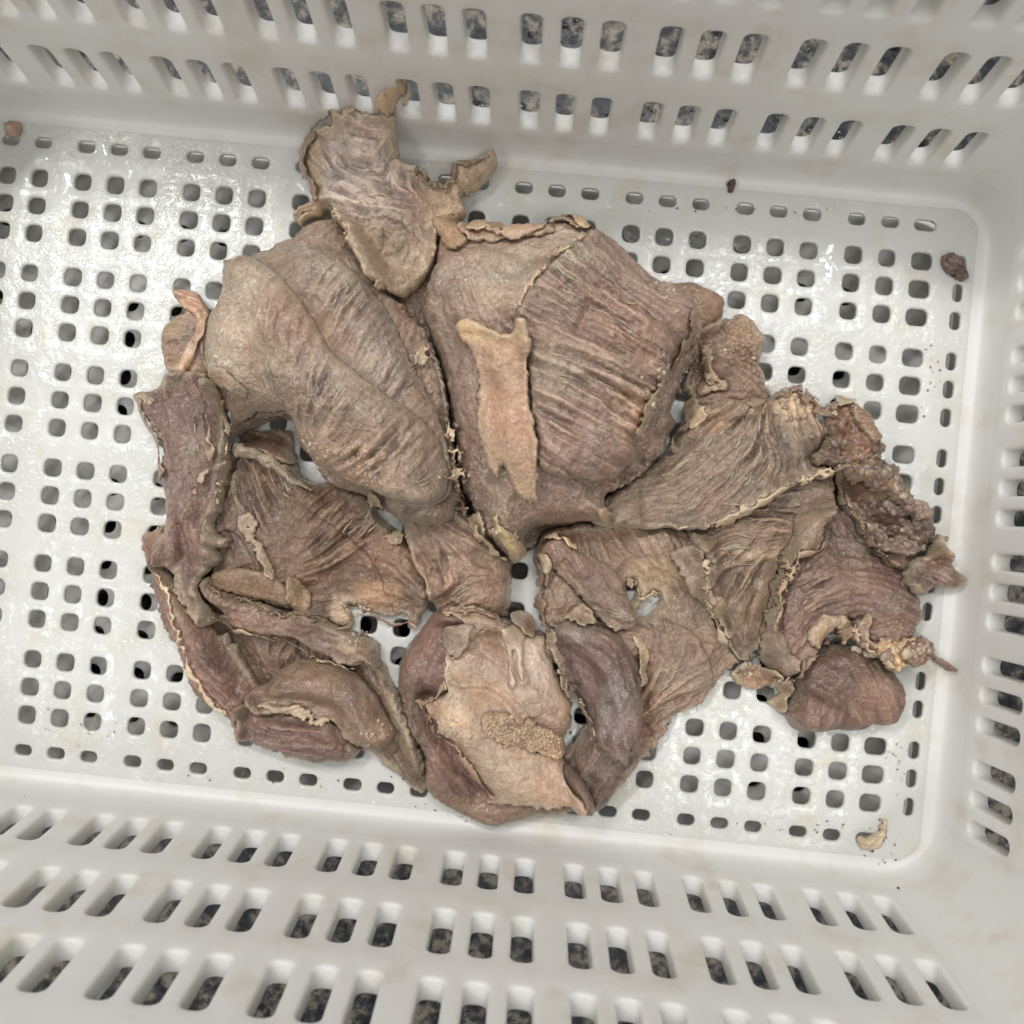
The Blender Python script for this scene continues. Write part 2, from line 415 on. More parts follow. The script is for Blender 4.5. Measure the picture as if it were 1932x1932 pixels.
def piece(name, pts, z, th, col, parent, mat=None, rim=PALE, rw=2.3, rs=.8, edge=3.0, jag=1.3, dome=0.0, lump=(2.0, 22), bump=(.7, 4),
          fib=0.35, dirs=None, fl=13, zones=(), steps=(), folds=(), lifts=(), patch=(), cuts=(), nod=(), frost=.25, drape=1.0, label=None, swirl=0, sub=None, fine=.12, wr=None, crease=.8):
    """one layer of the heap: outline in photo points seen at height z mm, draped on what lies beneath"""
    global H
    zt = z*.001
    SP = np.array(spline(pts, 5)); P = on_heap(SP, .4*th, lifts)
    lo = P.min(0)-.004; hi = P.max(0)+.004
    i0 = max(0, int((lo[0]-gx0)/DX)); i1 = min(NX, int((hi[0]-gx0)/DX)+2); j0 = max(0, int((lo[1]-gy0)/DX)); j1 = min(NY, int((hi[1]-gy0)/DX)+2)
    x = X_[i0:i1, j0:j1]; y = Y_[i0:i1, j0:j1]; sd_ = abs(hash_(name)) % 7
    jm = np.clip(.55+1.3*fbm(x, y, .02, sd_+4, 2), .05, 1.7)
    jx = x + jag*.001*(fbm(x, y, .011, sd_, 3, .6)*1.8+fbm(x, y, .0038, sd_+2, 3, .7)*1.7*jm); jy = y + jag*.001*(fbm(x, y, .011, sd_+3, 3, .6)*1.8+fbm(x, y, .0038, sd_+5, 3, .7)*1.7*jm)
    D, S, ins = seg_d(jx, jy, P, True); sd = np.where(ins, -D, D)
    for c in cuts:
        C = on_heap(np.array(spline(c, 4)), th); D2, _, in2 = seg_d(jx, jy, C, True); sd = np.maximum(sd, np.where(in2, D2, -D2))
    inside = sd < 0
    d = np.maximum(-sd, 0)*1000                                   # mm inside the edge
    Hs_ = H[i0:i1, j0:j1]
    zb = blur(dilate(Hs_, 3), 3.5); zb = np.maximum(zb, Hs_)
    if drape < 1: zb = zb*drape + (1-drape)*blur(zb, 14)
    e = np.clip(d/edge, 0, 1); prof_ = np.sqrt(np.clip(1-(1-e)**2, 0, 1))
    top = th*prof_
    if dome: top = top + dome*np.sqrt(np.clip(1-(1-np.clip(d/(dome*2.2+8), 0, 1))**2, 0, 1))
    hz = th+dome*.8
    def pt(q): return on_heap(np.array([[q[0], q[1]]], float), hz, lifts, False)[0]
    def pl(q, n_=5): return on_heap(np.array(spline(q, n_, False)), hz, lifts, False)
    ed = np.clip(d/2.5, 0, 1)
    fol = np.zeros_like(x)
    for q, h_, w_ in folds:
        wx = x+.0012*fbm(x, y, .02, 2, 3); wy = y+.0012*fbm(x, y, .02, 4, 3)
        dd, _, _ = seg_d(wx, wy, pl(q), False); fol += 1.7*h_*np.exp(-(dd*1000/w_)**2)
    for q, h_, w_ in steps:
        wx = x+.0009*fbm(x, y, .014, 3, 4, .6); wy = y+.0009*fbm(x, y, .014, 6, 4, .6)
        dd, ss, _ = seg_d(wx, wy, pl(q), False); v = dd*1000*np.sign(ss)
        fol += 1.9*h_*np.exp(-np.abs(v)/w_)/(1+np.exp(-np.clip(v/(.9 if h_ < 0 else .35), -30, 30))) + (.5*np.exp(-(v+1.2)**2/2.5) if h_ < 0 else 0)
    top = top + fol*ed
    lf = np.zeros_like(x)
    for cx, cy, rx, ry, h_ in lifts:
        q = pt((cx, cy)); sx = rx*.00033; sy = ry*.00033
        lf += h_*np.exp(-((x-q[0])/sx)**2-((y-q[1])/sy)**2)
    lm = 1.25*lump[0]*fbm(x, y, lump[1]*.001, sd_+1, 3, .5) + 1.1*lump[0]*fbm(x+.01*fbm(x, y, .05, 2, 2), y, .055, sd_+6, 2) + bump[0]*fbm(x, y, bump[1]*.001, sd_+4, 3, .6)
    rdg = 1-np.abs(fbm(x, y, .016, sd_+2, 3, .5))*3.2
    lm += .35*np.clip(rdg, 0, 1)*lump[0]
    cr = np.exp(-(fbm(x+.002*fbm(x, y, .009, 4, 2), y, .028, sd_+7, 3, .6)/.035)**2) + .7*np.exp(-(fbm(x, y+.002*fbm(x, y, .008, 5, 2), .017, sd_+9, 3, .6)/.04)**2)
    lm -= crease*cr*np.clip(.5+1.5*fbm(x, y, .03, sd_, 2), 0, 1.2)
    top = top + lm*np.clip(d/6, 0, 1) + fine*rng.randn(*x.shape)*ed
    # fibres
    amp = np.full(x.shape, float(fib)); ang = None; F_ = np.zeros_like(x)
    for cx, cy, rx, ry, a_ in zones:
        q = pt((cx, cy)); k = np.exp(-((x-q[0])/(rx*.00031))**2-((y-q[1])/(ry*.00031))**2); amp = amp + a_*k
    if dirs:
        vx = 0; vy = 0
        for cx, cy, dg in dirs:
            q = pt((cx, cy)); q2 = pt((cx+10*math.cos(math.radians(dg)), cy-10*math.sin(math.radians(dg)))); t = math.atan2(*(q2-q)[::-1])
            wgt = 1/(((x-q[0])**2+(y-q[1])**2)+1e-5)**1.3
            vx = vx+wgt*math.cos(2*t); vy = vy+wgt*math.sin(2*t)
        ang = np.arctan2(vy, vx)/2
    else: ang = np.full(x.shape, .6)
    ang = ang + (.14+swirl)*fbm(x, y, .024, sd_+5, 3)*1.6
    F_ = np.tanh(lic(ang, fl, 5+sd_, .7 if not wr else wr)*1.1)*1.4
    F2 = np.tanh(lic(ang, fl+10, 50+sd_, 1.75)*1.2)*1.4
    mk = np.clip(.65+.9*fbm(x, y, .02, sd_+2, 2), .15, 1.3)
    top = top + amp*mk*(F_*.85+F2*1.05)*ed
    N_ = np.zeros_like(x)
    for cx, cy, rx, ry, a_, sz in nod:
        q = pt((cx, cy)); k = np.exp(-(((x-q[0])/(rx*.00031))**2+((y-q[1])/(ry*.00031))**2)**2)
        c_ = cells(x, y, sz*.001, sd_+3); top = top + a_*k*(c_-.35)*ed; N_ = np.maximum(N_, k*c_*min(1, a_))
    top = np.maximum(top, .25*prof_)
    ztop = zb + (top + lf)*.001
    zlow = zb + lf*.001 - .0004
    # mesh
    cell = inside[:-1, :-1] | inside[1:, :-1] | inside[:-1, 1:] | inside[1:, 1:]
    use = np.zeros(inside.shape, bool); use[:-1, :-1] |= cell; use[1:, :-1] |= cell; use[:-1, 1:] |= cell; use[1:, 1:] |= cell
    bd = use & ~inside
    gxx, gyy = np.gradient(sd, DX); g2 = gxx**2+gyy**2+1e-6
    sc_ = np.clip(sd/g2, -1.5*DX, 1.5*DX)
    xm = x + .00022*vn(x*900, y*900, 1) ; ym = y + .00022*vn(x*900, y*900, 2)
    xm = np.where(bd, x-sc_*gxx, xm); ym = np.where(bd, y-sc_*gyy, ym)
    idt = -np.ones(use.shape, int); nt = use.sum(); idt[use] = np.arange(nt)
    idb = idt.copy(); nb = inside.sum(); idb[inside] = nt+np.arange(nb)
    ca, cb = np.nonzero(cell)
    q1 = np.stack([idt[ca, cb], idt[ca+1, cb], idt[ca+1, cb+1], idt[ca, cb+1]], 1)
    q2 = np.stack([idb[ca, cb], idb[ca, cb+1], idb[ca+1, cb+1], idb[ca+1, cb]], 1)
    ok = (q1 != q2[:, [0, 3, 2, 1]]).any(1)
    co = np.concatenate([np.stack([xm[use], ym[use], ztop[use]], 1), np.stack([x[inside], y[inside], np.minimum(zlow, ztop-.0004)[inside]], 1)])
    me = mesh_np(name, co, np.concatenate([q1, q2[ok]]))
    # colour of the flesh itself
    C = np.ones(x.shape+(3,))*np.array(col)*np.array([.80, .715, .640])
    FZ = np.zeros_like(x)
    for cx, cy, rx, ry, pc, s_ in patch:
        q = pt((cx, cy)); rr_ = ((x-q[0])/(rx*.00031))**2+((y-q[1])/(ry*.00031))**2 + .9*fbm(x, y, .014, 7, 4, .6)
        k = (s_/(1+np.exp((rr_-1)*4.5)))[..., None]; C = C*(1-k)+np.array(pc)*np.array([.92, .835, .765])*k
        if pc == DUSTY: FZ += k[..., 0]*.9
    mo = fbm(x, y, .030, sd_+6, 4, .6)[..., None]; C = C*(1+.36*mo*np.array([1, .95, .9]))
    pk = np.clip(fbm(x, y, .030, sd_+8, 4, .6)*2.2, -1, 1)[..., None]; C = C*(1+np.maximum(pk, 0)*np.array([.05, -.035, -.05]))*(1+np.maximum(-pk, 0)*np.array([.02, .05, .06]))
    strand = np.clip(F_*.5+F2*.5, -1.5, 1.5)[..., None]*np.clip(amp*mk, 0, 1.2)[..., None]
    C = C*(1+.28*strand) + np.clip(strand, 0, 1)*np.array([.045, .038, .028])
    C = C*(1+.25*N_[..., None])+N_[..., None]*np.array([.05, .035, .015])
    if rs:
        rwv = rw*(1+.8*fbm(x, y, .012, sd_+1, 3)); k = (rs*np.exp(-(d/np.maximum(rwv, .6))**1.5))[..., None]; C = C*(1-k)+np.array(rim)*k
    C = np.clip(C, .01, .9)
    def attr(nm, arr):
        a = me.attributes.new(nm, 'FLOAT_COLOR', 'POINT'); v4 = np.ones((nt+nb, 4), np.float32)
        v4[:nt, :3] = arr[use]; v4[nt:, :3] = arr[inside]*.9; a.data.foreach_set('color', v4.ravel())
    attr('Col', C)
    fv = np.clip(frost*np.clip(.55+1.3*fbm(x, y, .025, sd_+9, 3), 0, 1.4)+FZ, 0, 1)
    a = me.attributes.new('Frost', 'FLOAT', 'POINT'); a.data.foreach_set('value', np.concatenate([fv[use], fv[inside]]).astype(np.float32))
    o = link(name, me, mat or M_meat, parent)
    if label: o['label'] = label
    Hn = H[i0:i1, j0:j1]; Hn[inside] = np.maximum(Hn, ztop)[inside]
    return o
def on_heap(SP, add, lifts=(), closed=True):
    z = np.full(len(SP), .01); r_ = 5 if closed else 1
    for _ in range(4):
        P = np.stack([plan(a, b, c) for (a, b), c in zip(SP, z)])
        zz = hat(P)+add*.001
        for cx, cy, rx, ry, h_ in lifts: zz = zz+h_*.001*np.exp(-((SP[:, 0]-cx)/rx)**2-((SP[:, 1]-cy)/ry)**2)
        if len(zz) > 2*r_+1:
            pad = np.concatenate([zz[-r_:], zz, zz[:r_]]) if closed else np.concatenate([[zz[0]]*r_, zz, [zz[-1]]*r_])
            zz = np.convolve(pad, np.ones(2*r_+1)/(2*r_+1), 'valid')
        z = .5*z+.5*zz
    return P
def hat(xy):
    i = np.clip(((xy[..., 0]-gx0)/DX).astype(int), 0, NX-1); j = np.clip(((xy[..., 1]-gy0)/DX).astype(int), 0, NY-1); return H[i, j]
def hash_(s): return sum(ord(c)*(i+3) for i, c in enumerate(s))

heap = empty('cooked_meat_heap', (0, 0, 0))
tag(heap, 'large torn heap of boiled brown meat lying across the base of the crate', 'meat')
W = heap
exec_parts = []
# --- lowest sheets
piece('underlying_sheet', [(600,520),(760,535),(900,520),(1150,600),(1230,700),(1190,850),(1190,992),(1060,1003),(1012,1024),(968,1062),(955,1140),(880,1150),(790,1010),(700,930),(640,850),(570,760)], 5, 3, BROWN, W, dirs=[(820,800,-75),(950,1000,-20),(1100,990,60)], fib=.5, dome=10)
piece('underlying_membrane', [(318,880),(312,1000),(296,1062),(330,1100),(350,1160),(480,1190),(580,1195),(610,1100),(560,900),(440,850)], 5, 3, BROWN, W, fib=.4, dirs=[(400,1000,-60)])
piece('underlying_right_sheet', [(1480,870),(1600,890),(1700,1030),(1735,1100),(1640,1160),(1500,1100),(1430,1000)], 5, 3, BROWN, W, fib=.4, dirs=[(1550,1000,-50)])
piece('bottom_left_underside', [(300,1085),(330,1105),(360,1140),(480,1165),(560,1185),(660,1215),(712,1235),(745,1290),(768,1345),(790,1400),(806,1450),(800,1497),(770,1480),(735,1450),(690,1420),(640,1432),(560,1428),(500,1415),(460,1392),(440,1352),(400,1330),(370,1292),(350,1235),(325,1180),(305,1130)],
      12, 5, BROWN, W, dirs=[(400,1230,-55),(480,1280,-60),(560,1220,60),(740,1400,-50),(770,1330,-60)], fib=.55, folds=[([(420,1180),(470,1260),(500,1320)],-4,5),([(560,1190),(570,1240),(565,1270)],-3,3),([(690,1250),(745,1330),(790,1440)],5,7)], patch=[(400,1230,45,60,DARK,.6),(350,1250,25,110,PINK,.6),(760,1330,25,70,GREY,.7)], rw=4, frost=.1)
piece('left_sheet', [(434,913),(448,875),(470,854),(507,843),(551,865),(580,902),(639,913),(701,942),(727,986),(771,1012),(807,1074),(822,1118),(800,1158),(793,1180),(771,1184),(763,1162),(719,1162),(690,1150),(670,1138),(655,1146),(668,1178),(640,1180),(587,1160),(500,1140),(412,1129),(401,1074),(405,1000),(412,964)],
      14, 6, BROWN, W, dirs=[(480,880,-70),(510,960,-60),(600,1000,45),(640,993,50),(740,1080,-40),(560,1090,20),(700,1120,0)], fib=.55, zones=[(640,990,45,60,1.1),(500,900,40,60,.9)],
      folds=[([(470,860),(530,880),(570,920),(600,960)],5,6),([(700,960),(760,1060),(800,1120)],4,8),([(560,1120),(620,1090),(660,1020)],-3,5)],
      steps=[([(395,1020),(440,1000),(480,1050),(500,1090),(545,1100)],2,6),([(640,1000),(700,1050),(730,1120)],3,8)],
      patch=[(715,1125,45,28,ORANGE,.85),(650,1150,28,26,PALE,.9),(450,1000,50,60,PURPLE,.6),(730,1040,50,45,(.33,.22,.16),.7)], lump=(3,26), frost=.12, nod=[(650,1160,30,25,1.5,2.6)], dome=5)
piece('brown_tongue', [(402,1082),(440,1072),(500,1078),(535,1098),(556,1122),(545,1140),(500,1132),(440,1120),(404,1108)], 18, 3, (.285,.205,.135), W, rs=.3, fib=.1, lump=(.8,20), bump=(.15,4), jag=.5, dome=2, frost=.15)
piece('tan_scrap', [(545,1088),(570,1095),(585,1120),(590,1150),(570,1160),(548,1135)], 20, 2, (.36,.27,.17), W, rs=.3, fib=.1, jag=1.2)
piece('small_fold', [(444,835),(455,818),(485,806),(520,815),(548,818),(552,845),(560,872),(540,880),(500,862),(455,858)], 16, 4, BROWN, W, mat=M_moist, dirs=[(480,840,-15),(530,850,-40)], fib=.4, folds=[([(450,848),(500,850),(545,875)],3,4)])
piece('grey_edge_fold', [(438,838),(470,842),(520,862),(560,895),(590,925),(560,918),(520,890),(480,866),(440,862)], 20, 4, GREY, W, dirs=[(500,870,-30)], fib=.5, dome=2)
# --- central neck and lower middle
piece('central_neck', [(745,930),(800,930),(850,950),(900,985),(930,1020),(958,1052),(965,1085),(962,1145),(940,1168),(870,1170),(826,1160),(815,1128),(795,1088),(775,1040),(755,990)],
      20, 9, PINK, W, dirs=[(790,1050,-65),(840,1080,-70),(850,1120,30),(930,1140,10),(880,1010,-30)], fib=.6, zones=[(820,1085,40,50,.8),(890,1130,60,30,.6)], folds=[([(840,1050),(900,1060),(955,1075)],-2,4),([(780,1000),(830,1080),(850,1140)],2,8)], dome=10)
piece('lower_right_sheet', [(1010,1046),(1020,1018),(1062,998),(1130,985),(1210,990),(1290,1000),(1330,1030),(1345,1110),(1338,1150),(1350,1172),(1385,1225),(1400,1248),(1370,1262),(1345,1290),(1323,1323),(1268,1356),(1237,1405),(1205,1440),(1160,1490),(1120,1510),(1095,1440),(1130,1330),(1120,1250),(1080,1200),(1030,1180),(1012,1150),(1018,1105)],
      16, 7, PINK, W, dirs=[(1080,1040,-70),(1060,1100,-50),(1130,1150,-20),(1180,1160,-5),(1270,1080,-60),(1280,1220,80),(1270,1330,35),(1330,1290,20),(1220,1300,70),(1180,1400,60),(1300,1170,-70)],
      fib=.55, zones=[(1150,1160,45,20,1.0),(1270,1320,50,35,.9),(1110,1030,40,40,.6)], cuts=[[(1183,1103),(1194,1094),(1201,1106),(1198,1132),(1188,1136),(1181,1120)],[(1228,1120),(1244,1118),(1244,1140),(1226,1158),(1208,1164),(1208,1146)]],
      folds=[([(1060,1060),(1110,1130),(1150,1180)],-3,3),([(1250,1010),(1270,1070),(1330,1130),(1360,1200)],4,7),([(1210,1250),(1215,1330),(1225,1380)],-3,4)],
      steps=[([(1345,1290),(1330,1230),(1300,1190),(1260,1170)],1.5,8)],
      patch=[(1230,1100,45,45,TAN,.5),(1260,1080,60,50,ORANGE,.35),(1290,1300,60,60,GREY,.5),(1080,1050,60,50,PINK,.5)], lump=(3,24), frost=.2, dome=7)
piece('bottom_right_fold', [(1063,1422),(1085,1400),(1105,1372),(1140,1392),(1200,1420),(1196,1446),(1170,1480),(1143,1515),(1120,1530),(1100,1520),(1085,1470)], 14, 6, PURPLE, W, dirs=[(1120,1450,60)], fib=.5, frost=.1, dome=3)
# --- bottom piece
piece('rounded_bottom_muscle', [(838,1152),(870,1158),(910,1160),(955,1165),(1000,1190),(1030,1196),(1049,1258),(1068,1302),(1077,1335),(1070,1364),(1058,1392),(1064,1430),(1095,1460),(1121,1507),(1114,1531),(1066,1533),(1015,1537),(964,1549),(923,1555),(878,1540),(834,1516),(806,1486),(803,1429),(778,1371),(759,1312),(752,1268),(762,1227),(793,1190),(815,1160)],
      18, 9, (.25,.178,.152), W, dirs=[(780,1280,80),(830,1420,-60),(870,1480,-50),(960,1530,5),(800,1210,60)], fib=.3, dome=18, edge=6, jag=.5, rs=.15, folds=[([(800,1330),(830,1400),(880,1460),(905,1500)],-7,11),([(765,1270),(790,1370),(830,1450)],3,8),([(800,1318),(815,1326)],-4,4)],
      patch=[(850,1450,45,40,(.28,.18,.145),.6),(960,1535,140,25,(.34,.25,.195),.8)], lump=(1.5,30), frost=.1)
piece('pale_flat_slab', [(836,1237),(842,1200),(870,1178),(905,1185),(954,1168),(1001,1192),(1032,1200),(1047,1258),(1066,1302),(1075,1335),(1072,1364),(1060,1385),(1062,1418),(1066,1470),(1104,1519),(1060,1522),(1000,1518),(950,1512),(916,1506),(932,1494),(909,1470),(878,1439),(858,1398),(824,1377),(817,1347),(800,1319),(841,1304),(838,1270)],
      32, 5, (.54,.425,.335), W, mat=M_moist, rim=PALE, rw=2.2, rs=.6, dirs=[(900,1240,-40),(920,1200,-70),(990,1260,-70),(980,1340,-50),(980,1450,0),(840,1340,60)], fib=.22, edge=2.5, dome=3, lump=(1.6,30), bump=(.3,6),
      folds=[([(925,1190),(960,1230),(970,1270)],-2.5,5),([(965,1205),(980,1250),(985,1285)],2.5,3),([(850,1295),(900,1320),(950,1350)],-2,6),([(1062,1420),(1066,1470),(1075,1500)],-3,2)],
      steps=[([(905,1200),(840,1240),(850,1290),(930,1300),(980,1350),(1010,1380)],-1.6,14)],
      patch=[(900,1300,55,28,ORANGE,.65),(920,1235,50,38,(.42,.30,.25),.6),(1020,1300,50,70,(.36,.29,.24),.6),(960,1460,110,60,(.50,.40,.31),.8),(990,1250,40,50,(.56,.47,.42),.7),(850,1345,40,30,TAN,.45),(970,1440,80,10,(.55,.48,.38),.5)], frost=.15, nod=[(860,1370,40,30,.8,2.2)], lifts=[(840,1380,90,130,9),(1060,1300,50,90,5)])
piece('fat_granules', [(905,1352),(925,1334),(955,1342),(981,1364),(1001,1352),(1032,1374),(1058,1386),(1066,1412),(1048,1432),(1012,1422),(974,1408),(936,1398),(912,1378)], 36, 2.6, (.60,.47,.34), W, rs=.1, jag=1.8, fib=0, nod=[(985,1385,150,90,2.6,2.3)], bump=(.5,2), edge=1.5, frost=.05)
piece('pink_flap', [(895,1140),(840,1148),(860,1160),(890,1180),(875,1188),(893,1205),(900,1186),(930,1188),(958,1205),(962,1180),(940,1164)], 36, 2.2, (.44,.32,.245), W, dirs=[(920,1170,-20)], fib=.2, folds=[([(900,1160),(950,1185)],2,4)], frost=.2)
piece('pale_gristle', [(950,1180),(985,1170),(995,1185),(985,1210),(990,1275),(983,1280),(972,1225),(965,1240),(973,1290),(958,1288),(962,1240),(950,1205)], 38, 2, (.60,.54,.43), W, mat=M_moist, rs=.2, fib=.2, dirs=[(970,1230,-80)], jag=1)
piece('amber_scrap', [(958,1162),(975,1154),(1000,1160),(1012,1180),(1008,1195),(990,1190)], 20, 3, ORANGE, W, mat=M_moist, fib=.1)
piece('purple_lobe', [(1053,1179),(1077,1169),(1118,1177),(1166,1198),(1193,1234),(1210,1272),(1210,1313),(1214,1354),(1205,1385),(1186,1412),(1178,1441),(1148,1424),(1128,1397),(1115,1378),(1097,1330),(1070,1285),(1060,1262),(1039,1234),(1029,1213)],
      26, 8, (.245,.180,.165), W, dirs=[(1100,1220,-30),(1120,1300,-60),(1160,1370,-70),(1190,1290,-80)], fib=.45, zones=[(1180,1300,25,45,.7)], dome=12, edge=5, jag=.7, folds=[([(1080,1200),(1100,1270),(1130,1340),(1150,1400)],2.5,8),([(1150,1330),(1145,1390)],-2.5,4),([(1068,1294),(1090,1293)],-2,1.5)],
      patch=[(1080,1190,28,20,(.40,.36,.34),.6),(1160,1330,25,50,(.33,.30,.31),.6)], rs=.35, frost=.2)
piece('crusty_seam', [(1190,1200),(1215,1215),(1228,1240),(1222,1262),(1215,1290),(1207,1280),(1206,1240)], 30, 2, (.42,.31,.2), W, nod=[(1212,1250,40,60,1.2,2)], fib=.1)
piece('middle_tongue', [(1012,1050),(1030,1022),(1062,1016),(1090,1040),(1150,1068),(1176,1100),(1192,1150),(1196,1178),(1150,1185),(1110,1150),(1070,1100),(1042,1075),(1035,1110),(1020,1080)],
      26, 5, (.33,.245,.205), W, dirs=[(1060,1060,-60),(1110,1090,-35),(1150,1150,-20)], fib=.6, rs=.5, dome=5, folds=[([(1050,1040),(1120,1090),(1180,1150)],2,7)])
piece('pale_fringe', [(1012,1042),(1030,1046),(1038,1072),(1026,1080),(1018,1074),(1016,1060)], 30, 2, PALE, W, jag=1.6, fib=.1)
# --- the dark chunk, a piece by itself
nub = piece('meat_chunk', [(1497,1250),(1515,1232),(1560,1218),(1605,1218),(1650,1235),(1688,1272),(1704,1308),(1694,1348),(1670,1366),(1640,1366),(1616,1376),(1575,1377),(1541,1381),(1506,1378),(1486,1359),(1468,1338),(1490,1325),(1492,1290)],
      16, 12, (.175,.118,.098), None, dirs=[(1550,1300,-30),(1620,1300,-60),(1560,1350,70)], fib=.4, dome=16, edge=7, jag=.7, lump=(2.6,26), rs=.35, crease=1.2, patch=[(1560,1250,70,25,(.17,.11,.10),.6),(1650,1330,50,50,(.33,.215,.165),.6),(1540,1355,50,25,(.30,.20,.165),.5)], folds=[([(1500,1290),(1560,1310),(1640,1370)],1.5,3),([(1620,1230),(1650,1290),(1660,1350)],.8,1.2),([(1510,1350),(1560,1330),(1640,1340)],-1.5,6)], frost=.15)
tag(nub, 'smooth dark reddish-brown chunk of meat poking out below the heap at lower right', 'meat chunk')
# --- right side
piece('right_upper_lump', [(1225,548),(1250,537),(1300,531),(1340,545),(1366,565),(1363,597),(1345,622),(1300,640),(1250,600)], 14, 8, (.32,.225,.165), W, rs=.1, fib=.15, dome=7, edge=5, jag=.6, lump=(1,20), bump=(.3,2.5))
piece('right_rough_mass', [(1300,640),(1340,612),(1366,604),(1392,594),(1415,605),(1438,640),(1437,690),(1447,735),(1442,762),(1400,785),(1350,800),(1300,775),(1285,735),(1296,690)], 18, 8, (.265,.195,.155), W, dirs=[(1400,700,-30),(1350,760,20)], fib=.5, nod=[(1400,640,50,50,1.4,3),(1420,720,30,50,1.2,2.5)], dome=10, folds=[([(1310,700),(1350,720),(1400,700)],-4,8)], cuts=[[(1268,738),(1290,733),(1296,758),(1282,772),(1270,765)]], patch=[(1410,620,40,30,(.40,.29,.20),.6)])
piece('lower_right_lobe', [(1560,945),(1610,975),(1640,1020),(1668,1050),(1705,1075),(1715,1105),(1728,1135),(1735,1160),(1722,1182),(1716,1207),(1722,1225),(1700,1258),(1672,1258),(1634,1228),(1637,1212),(1603,1207),(1603,1173),(1582,1180),(1579,1200),(1560,1195),(1541,1200),(1535,1222),(1517,1248),(1497,1270),(1480,1288),(1462,1280),(1435,1230),(1420,1195),(1445,1130),(1460,1060),(1490,1000)],
      20, 8, (.265,.19,.165), W, dirs=[(1560,1000,-60),(1520,1100,35),(1560,1130,15),(1620,1120,-5),(1680,1150,-30),(1500,1180,45),(1500,1240,50)], fib=.5, zones=[(1530,1110,50,40,.7),(1500,1220,25,40,.5)], dome=15, edge=5, lifts=[(1560,1215,110,45,9)], steps=[([(1470,1280),(1450,1200),(1460,1130),(1490,1060),(1530,1030)],2.5,8)],
      folds=[([(1560,1010),(1620,1050),(1660,1080)],-5,14),([(1480,1160),(1500,1110),(1560,1080),(1660,1100)],3,10)], patch=[(1600,1020,60,40,(.19,.15,.13),.7),(1690,1130,30,30,PURPLE,.6),(1500,1240,30,40,PINK,.7),(1600,1100,60,30,PINK,.5)], nod=[(1690,1190,40,40,.9,2.5)], lump=(2.5,22), frost=.18)
piece('tan_knobs', [(1634,1214),(1655,1204),(1700,1206),(1722,1200),(1732,1222),(1722,1245),(1690,1257),(1675,1259),(1655,1243)], 16, 5, TAN, W, rs=.1, nod=[(1680,1230,80,60,3,7)], dome=3, fib=.05, bump=(.5,4))
piece('right_tail', [(1700,1222),(1722,1203),(1742,1198),(1758,1212),(1768,1233),(1790,1252),(1797,1264),(1786,1266),(1770,1250),(1752,1238),(1745,1248),(1720,1254),(1700,1250)], 8, 5, (.27,.18,.14), W, nod=[(1740,1225,80,60,1.2,2.6)], fib=.4, dirs=[(1750,1230,-45)], rs=.2)
piece('wrinkled_sheet', [(1310,998),(1360,975),(1405,955),(1439,935),(1477,912),(1521,896),(1572,900),(1565,958),(1507,985),(1487,1012),(1470,1053),(1463,1105),(1446,1173),(1432,1194),(1420,1245),(1401,1250),(1375,1215),(1343,1166),(1326,1146),(1320,1105),(1330,1067),(1316,1047),(1299,1009)],
      28, 6, (.32,.255,.205), W, dirs=[(1430,965,5),(1400,1010,5),(1470,960,0),(1380,1060,30),(1400,1100,60),(1390,1170,75),(1430,1130,65)], fib=.6, zones=[(1430,970,60,45,1.5),(1400,1040,50,22,1.4),(1390,1090,35,30,.8)], steps=[([(1316,1047),(1340,1062),(1390,1050),(1410,1030)],2.2,7),([(1340,1080),(1360,1120),(1400,1200)],-1.5,7)],
      folds=[([(1470,1040),(1440,1100),(1425,1180)],-4,5),([(1340,1140),(1370,1190),(1400,1240)],-4,3)], patch=[(1410,1150,30,60,(.30,.225,.155),.7),(1420,1045,45,12,TAN,.5),(1480,930,50,22,(.25,.205,.175),.6)], frost=.1, lump=(2.2,20), dome=6, lifts=[(1330,1100,60,90,5)])
piece('membrane_flap', [(1500,970),(1535,962),(1569,955),(1563,985),(1548,1002),(1546,1030),(1504,1050),(1480,1088),(1466,1122),(1458,1165),(1455,1190),(1432,1198),(1440,1150),(1450,1100),(1463,1055),(1484,1010)], 34, 3, (.355,.29,.225), W, rs=.4, fib=.25, dirs=[(1530,1000,35),(1465,1100,75)], dome=4, folds=[([(1560,975),(1510,1020),(1470,1090),(1450,1170)],3,6)], frost=.1, lifts=[(1550,990,60,60,6)])
piece('curled_lower_edge', [(1458,1130),(1470,1135),(1466,1165),(1478,1215),(1500,1250),(1490,1270),(1465,1285),(1445,1262),(1425,1205),(1440,1180)], 30, 3, (.37,.30,.245), W, rs=.5, fib=.3, dirs=[(1460,1200,-70)], jag=1.8, folds=[([(1452,1150),(1450,1200),(1475,1260)],2.5,4)])
piece('tan_hook', [(1535,1175),(1552,1162),(1575,1165),(1592,1172),(1598,1195),(1585,1212),(1583,1195),(1565,1182),(1545,1205),(1530,1222),(1525,1205)], 26, 3, (.5,.39,.27), W, jag=1.6, fib=.15, dome=1.5)
piece('tan_wedge', [(1610,1170),(1630,1155),(1640,1165),(1636,1195),(1628,1215),(1608,1210),(1603,1190)], 26, 4, (.42,.29,.2), W, fib=.4, dirs=[(1620,1185,70)], dome=2)
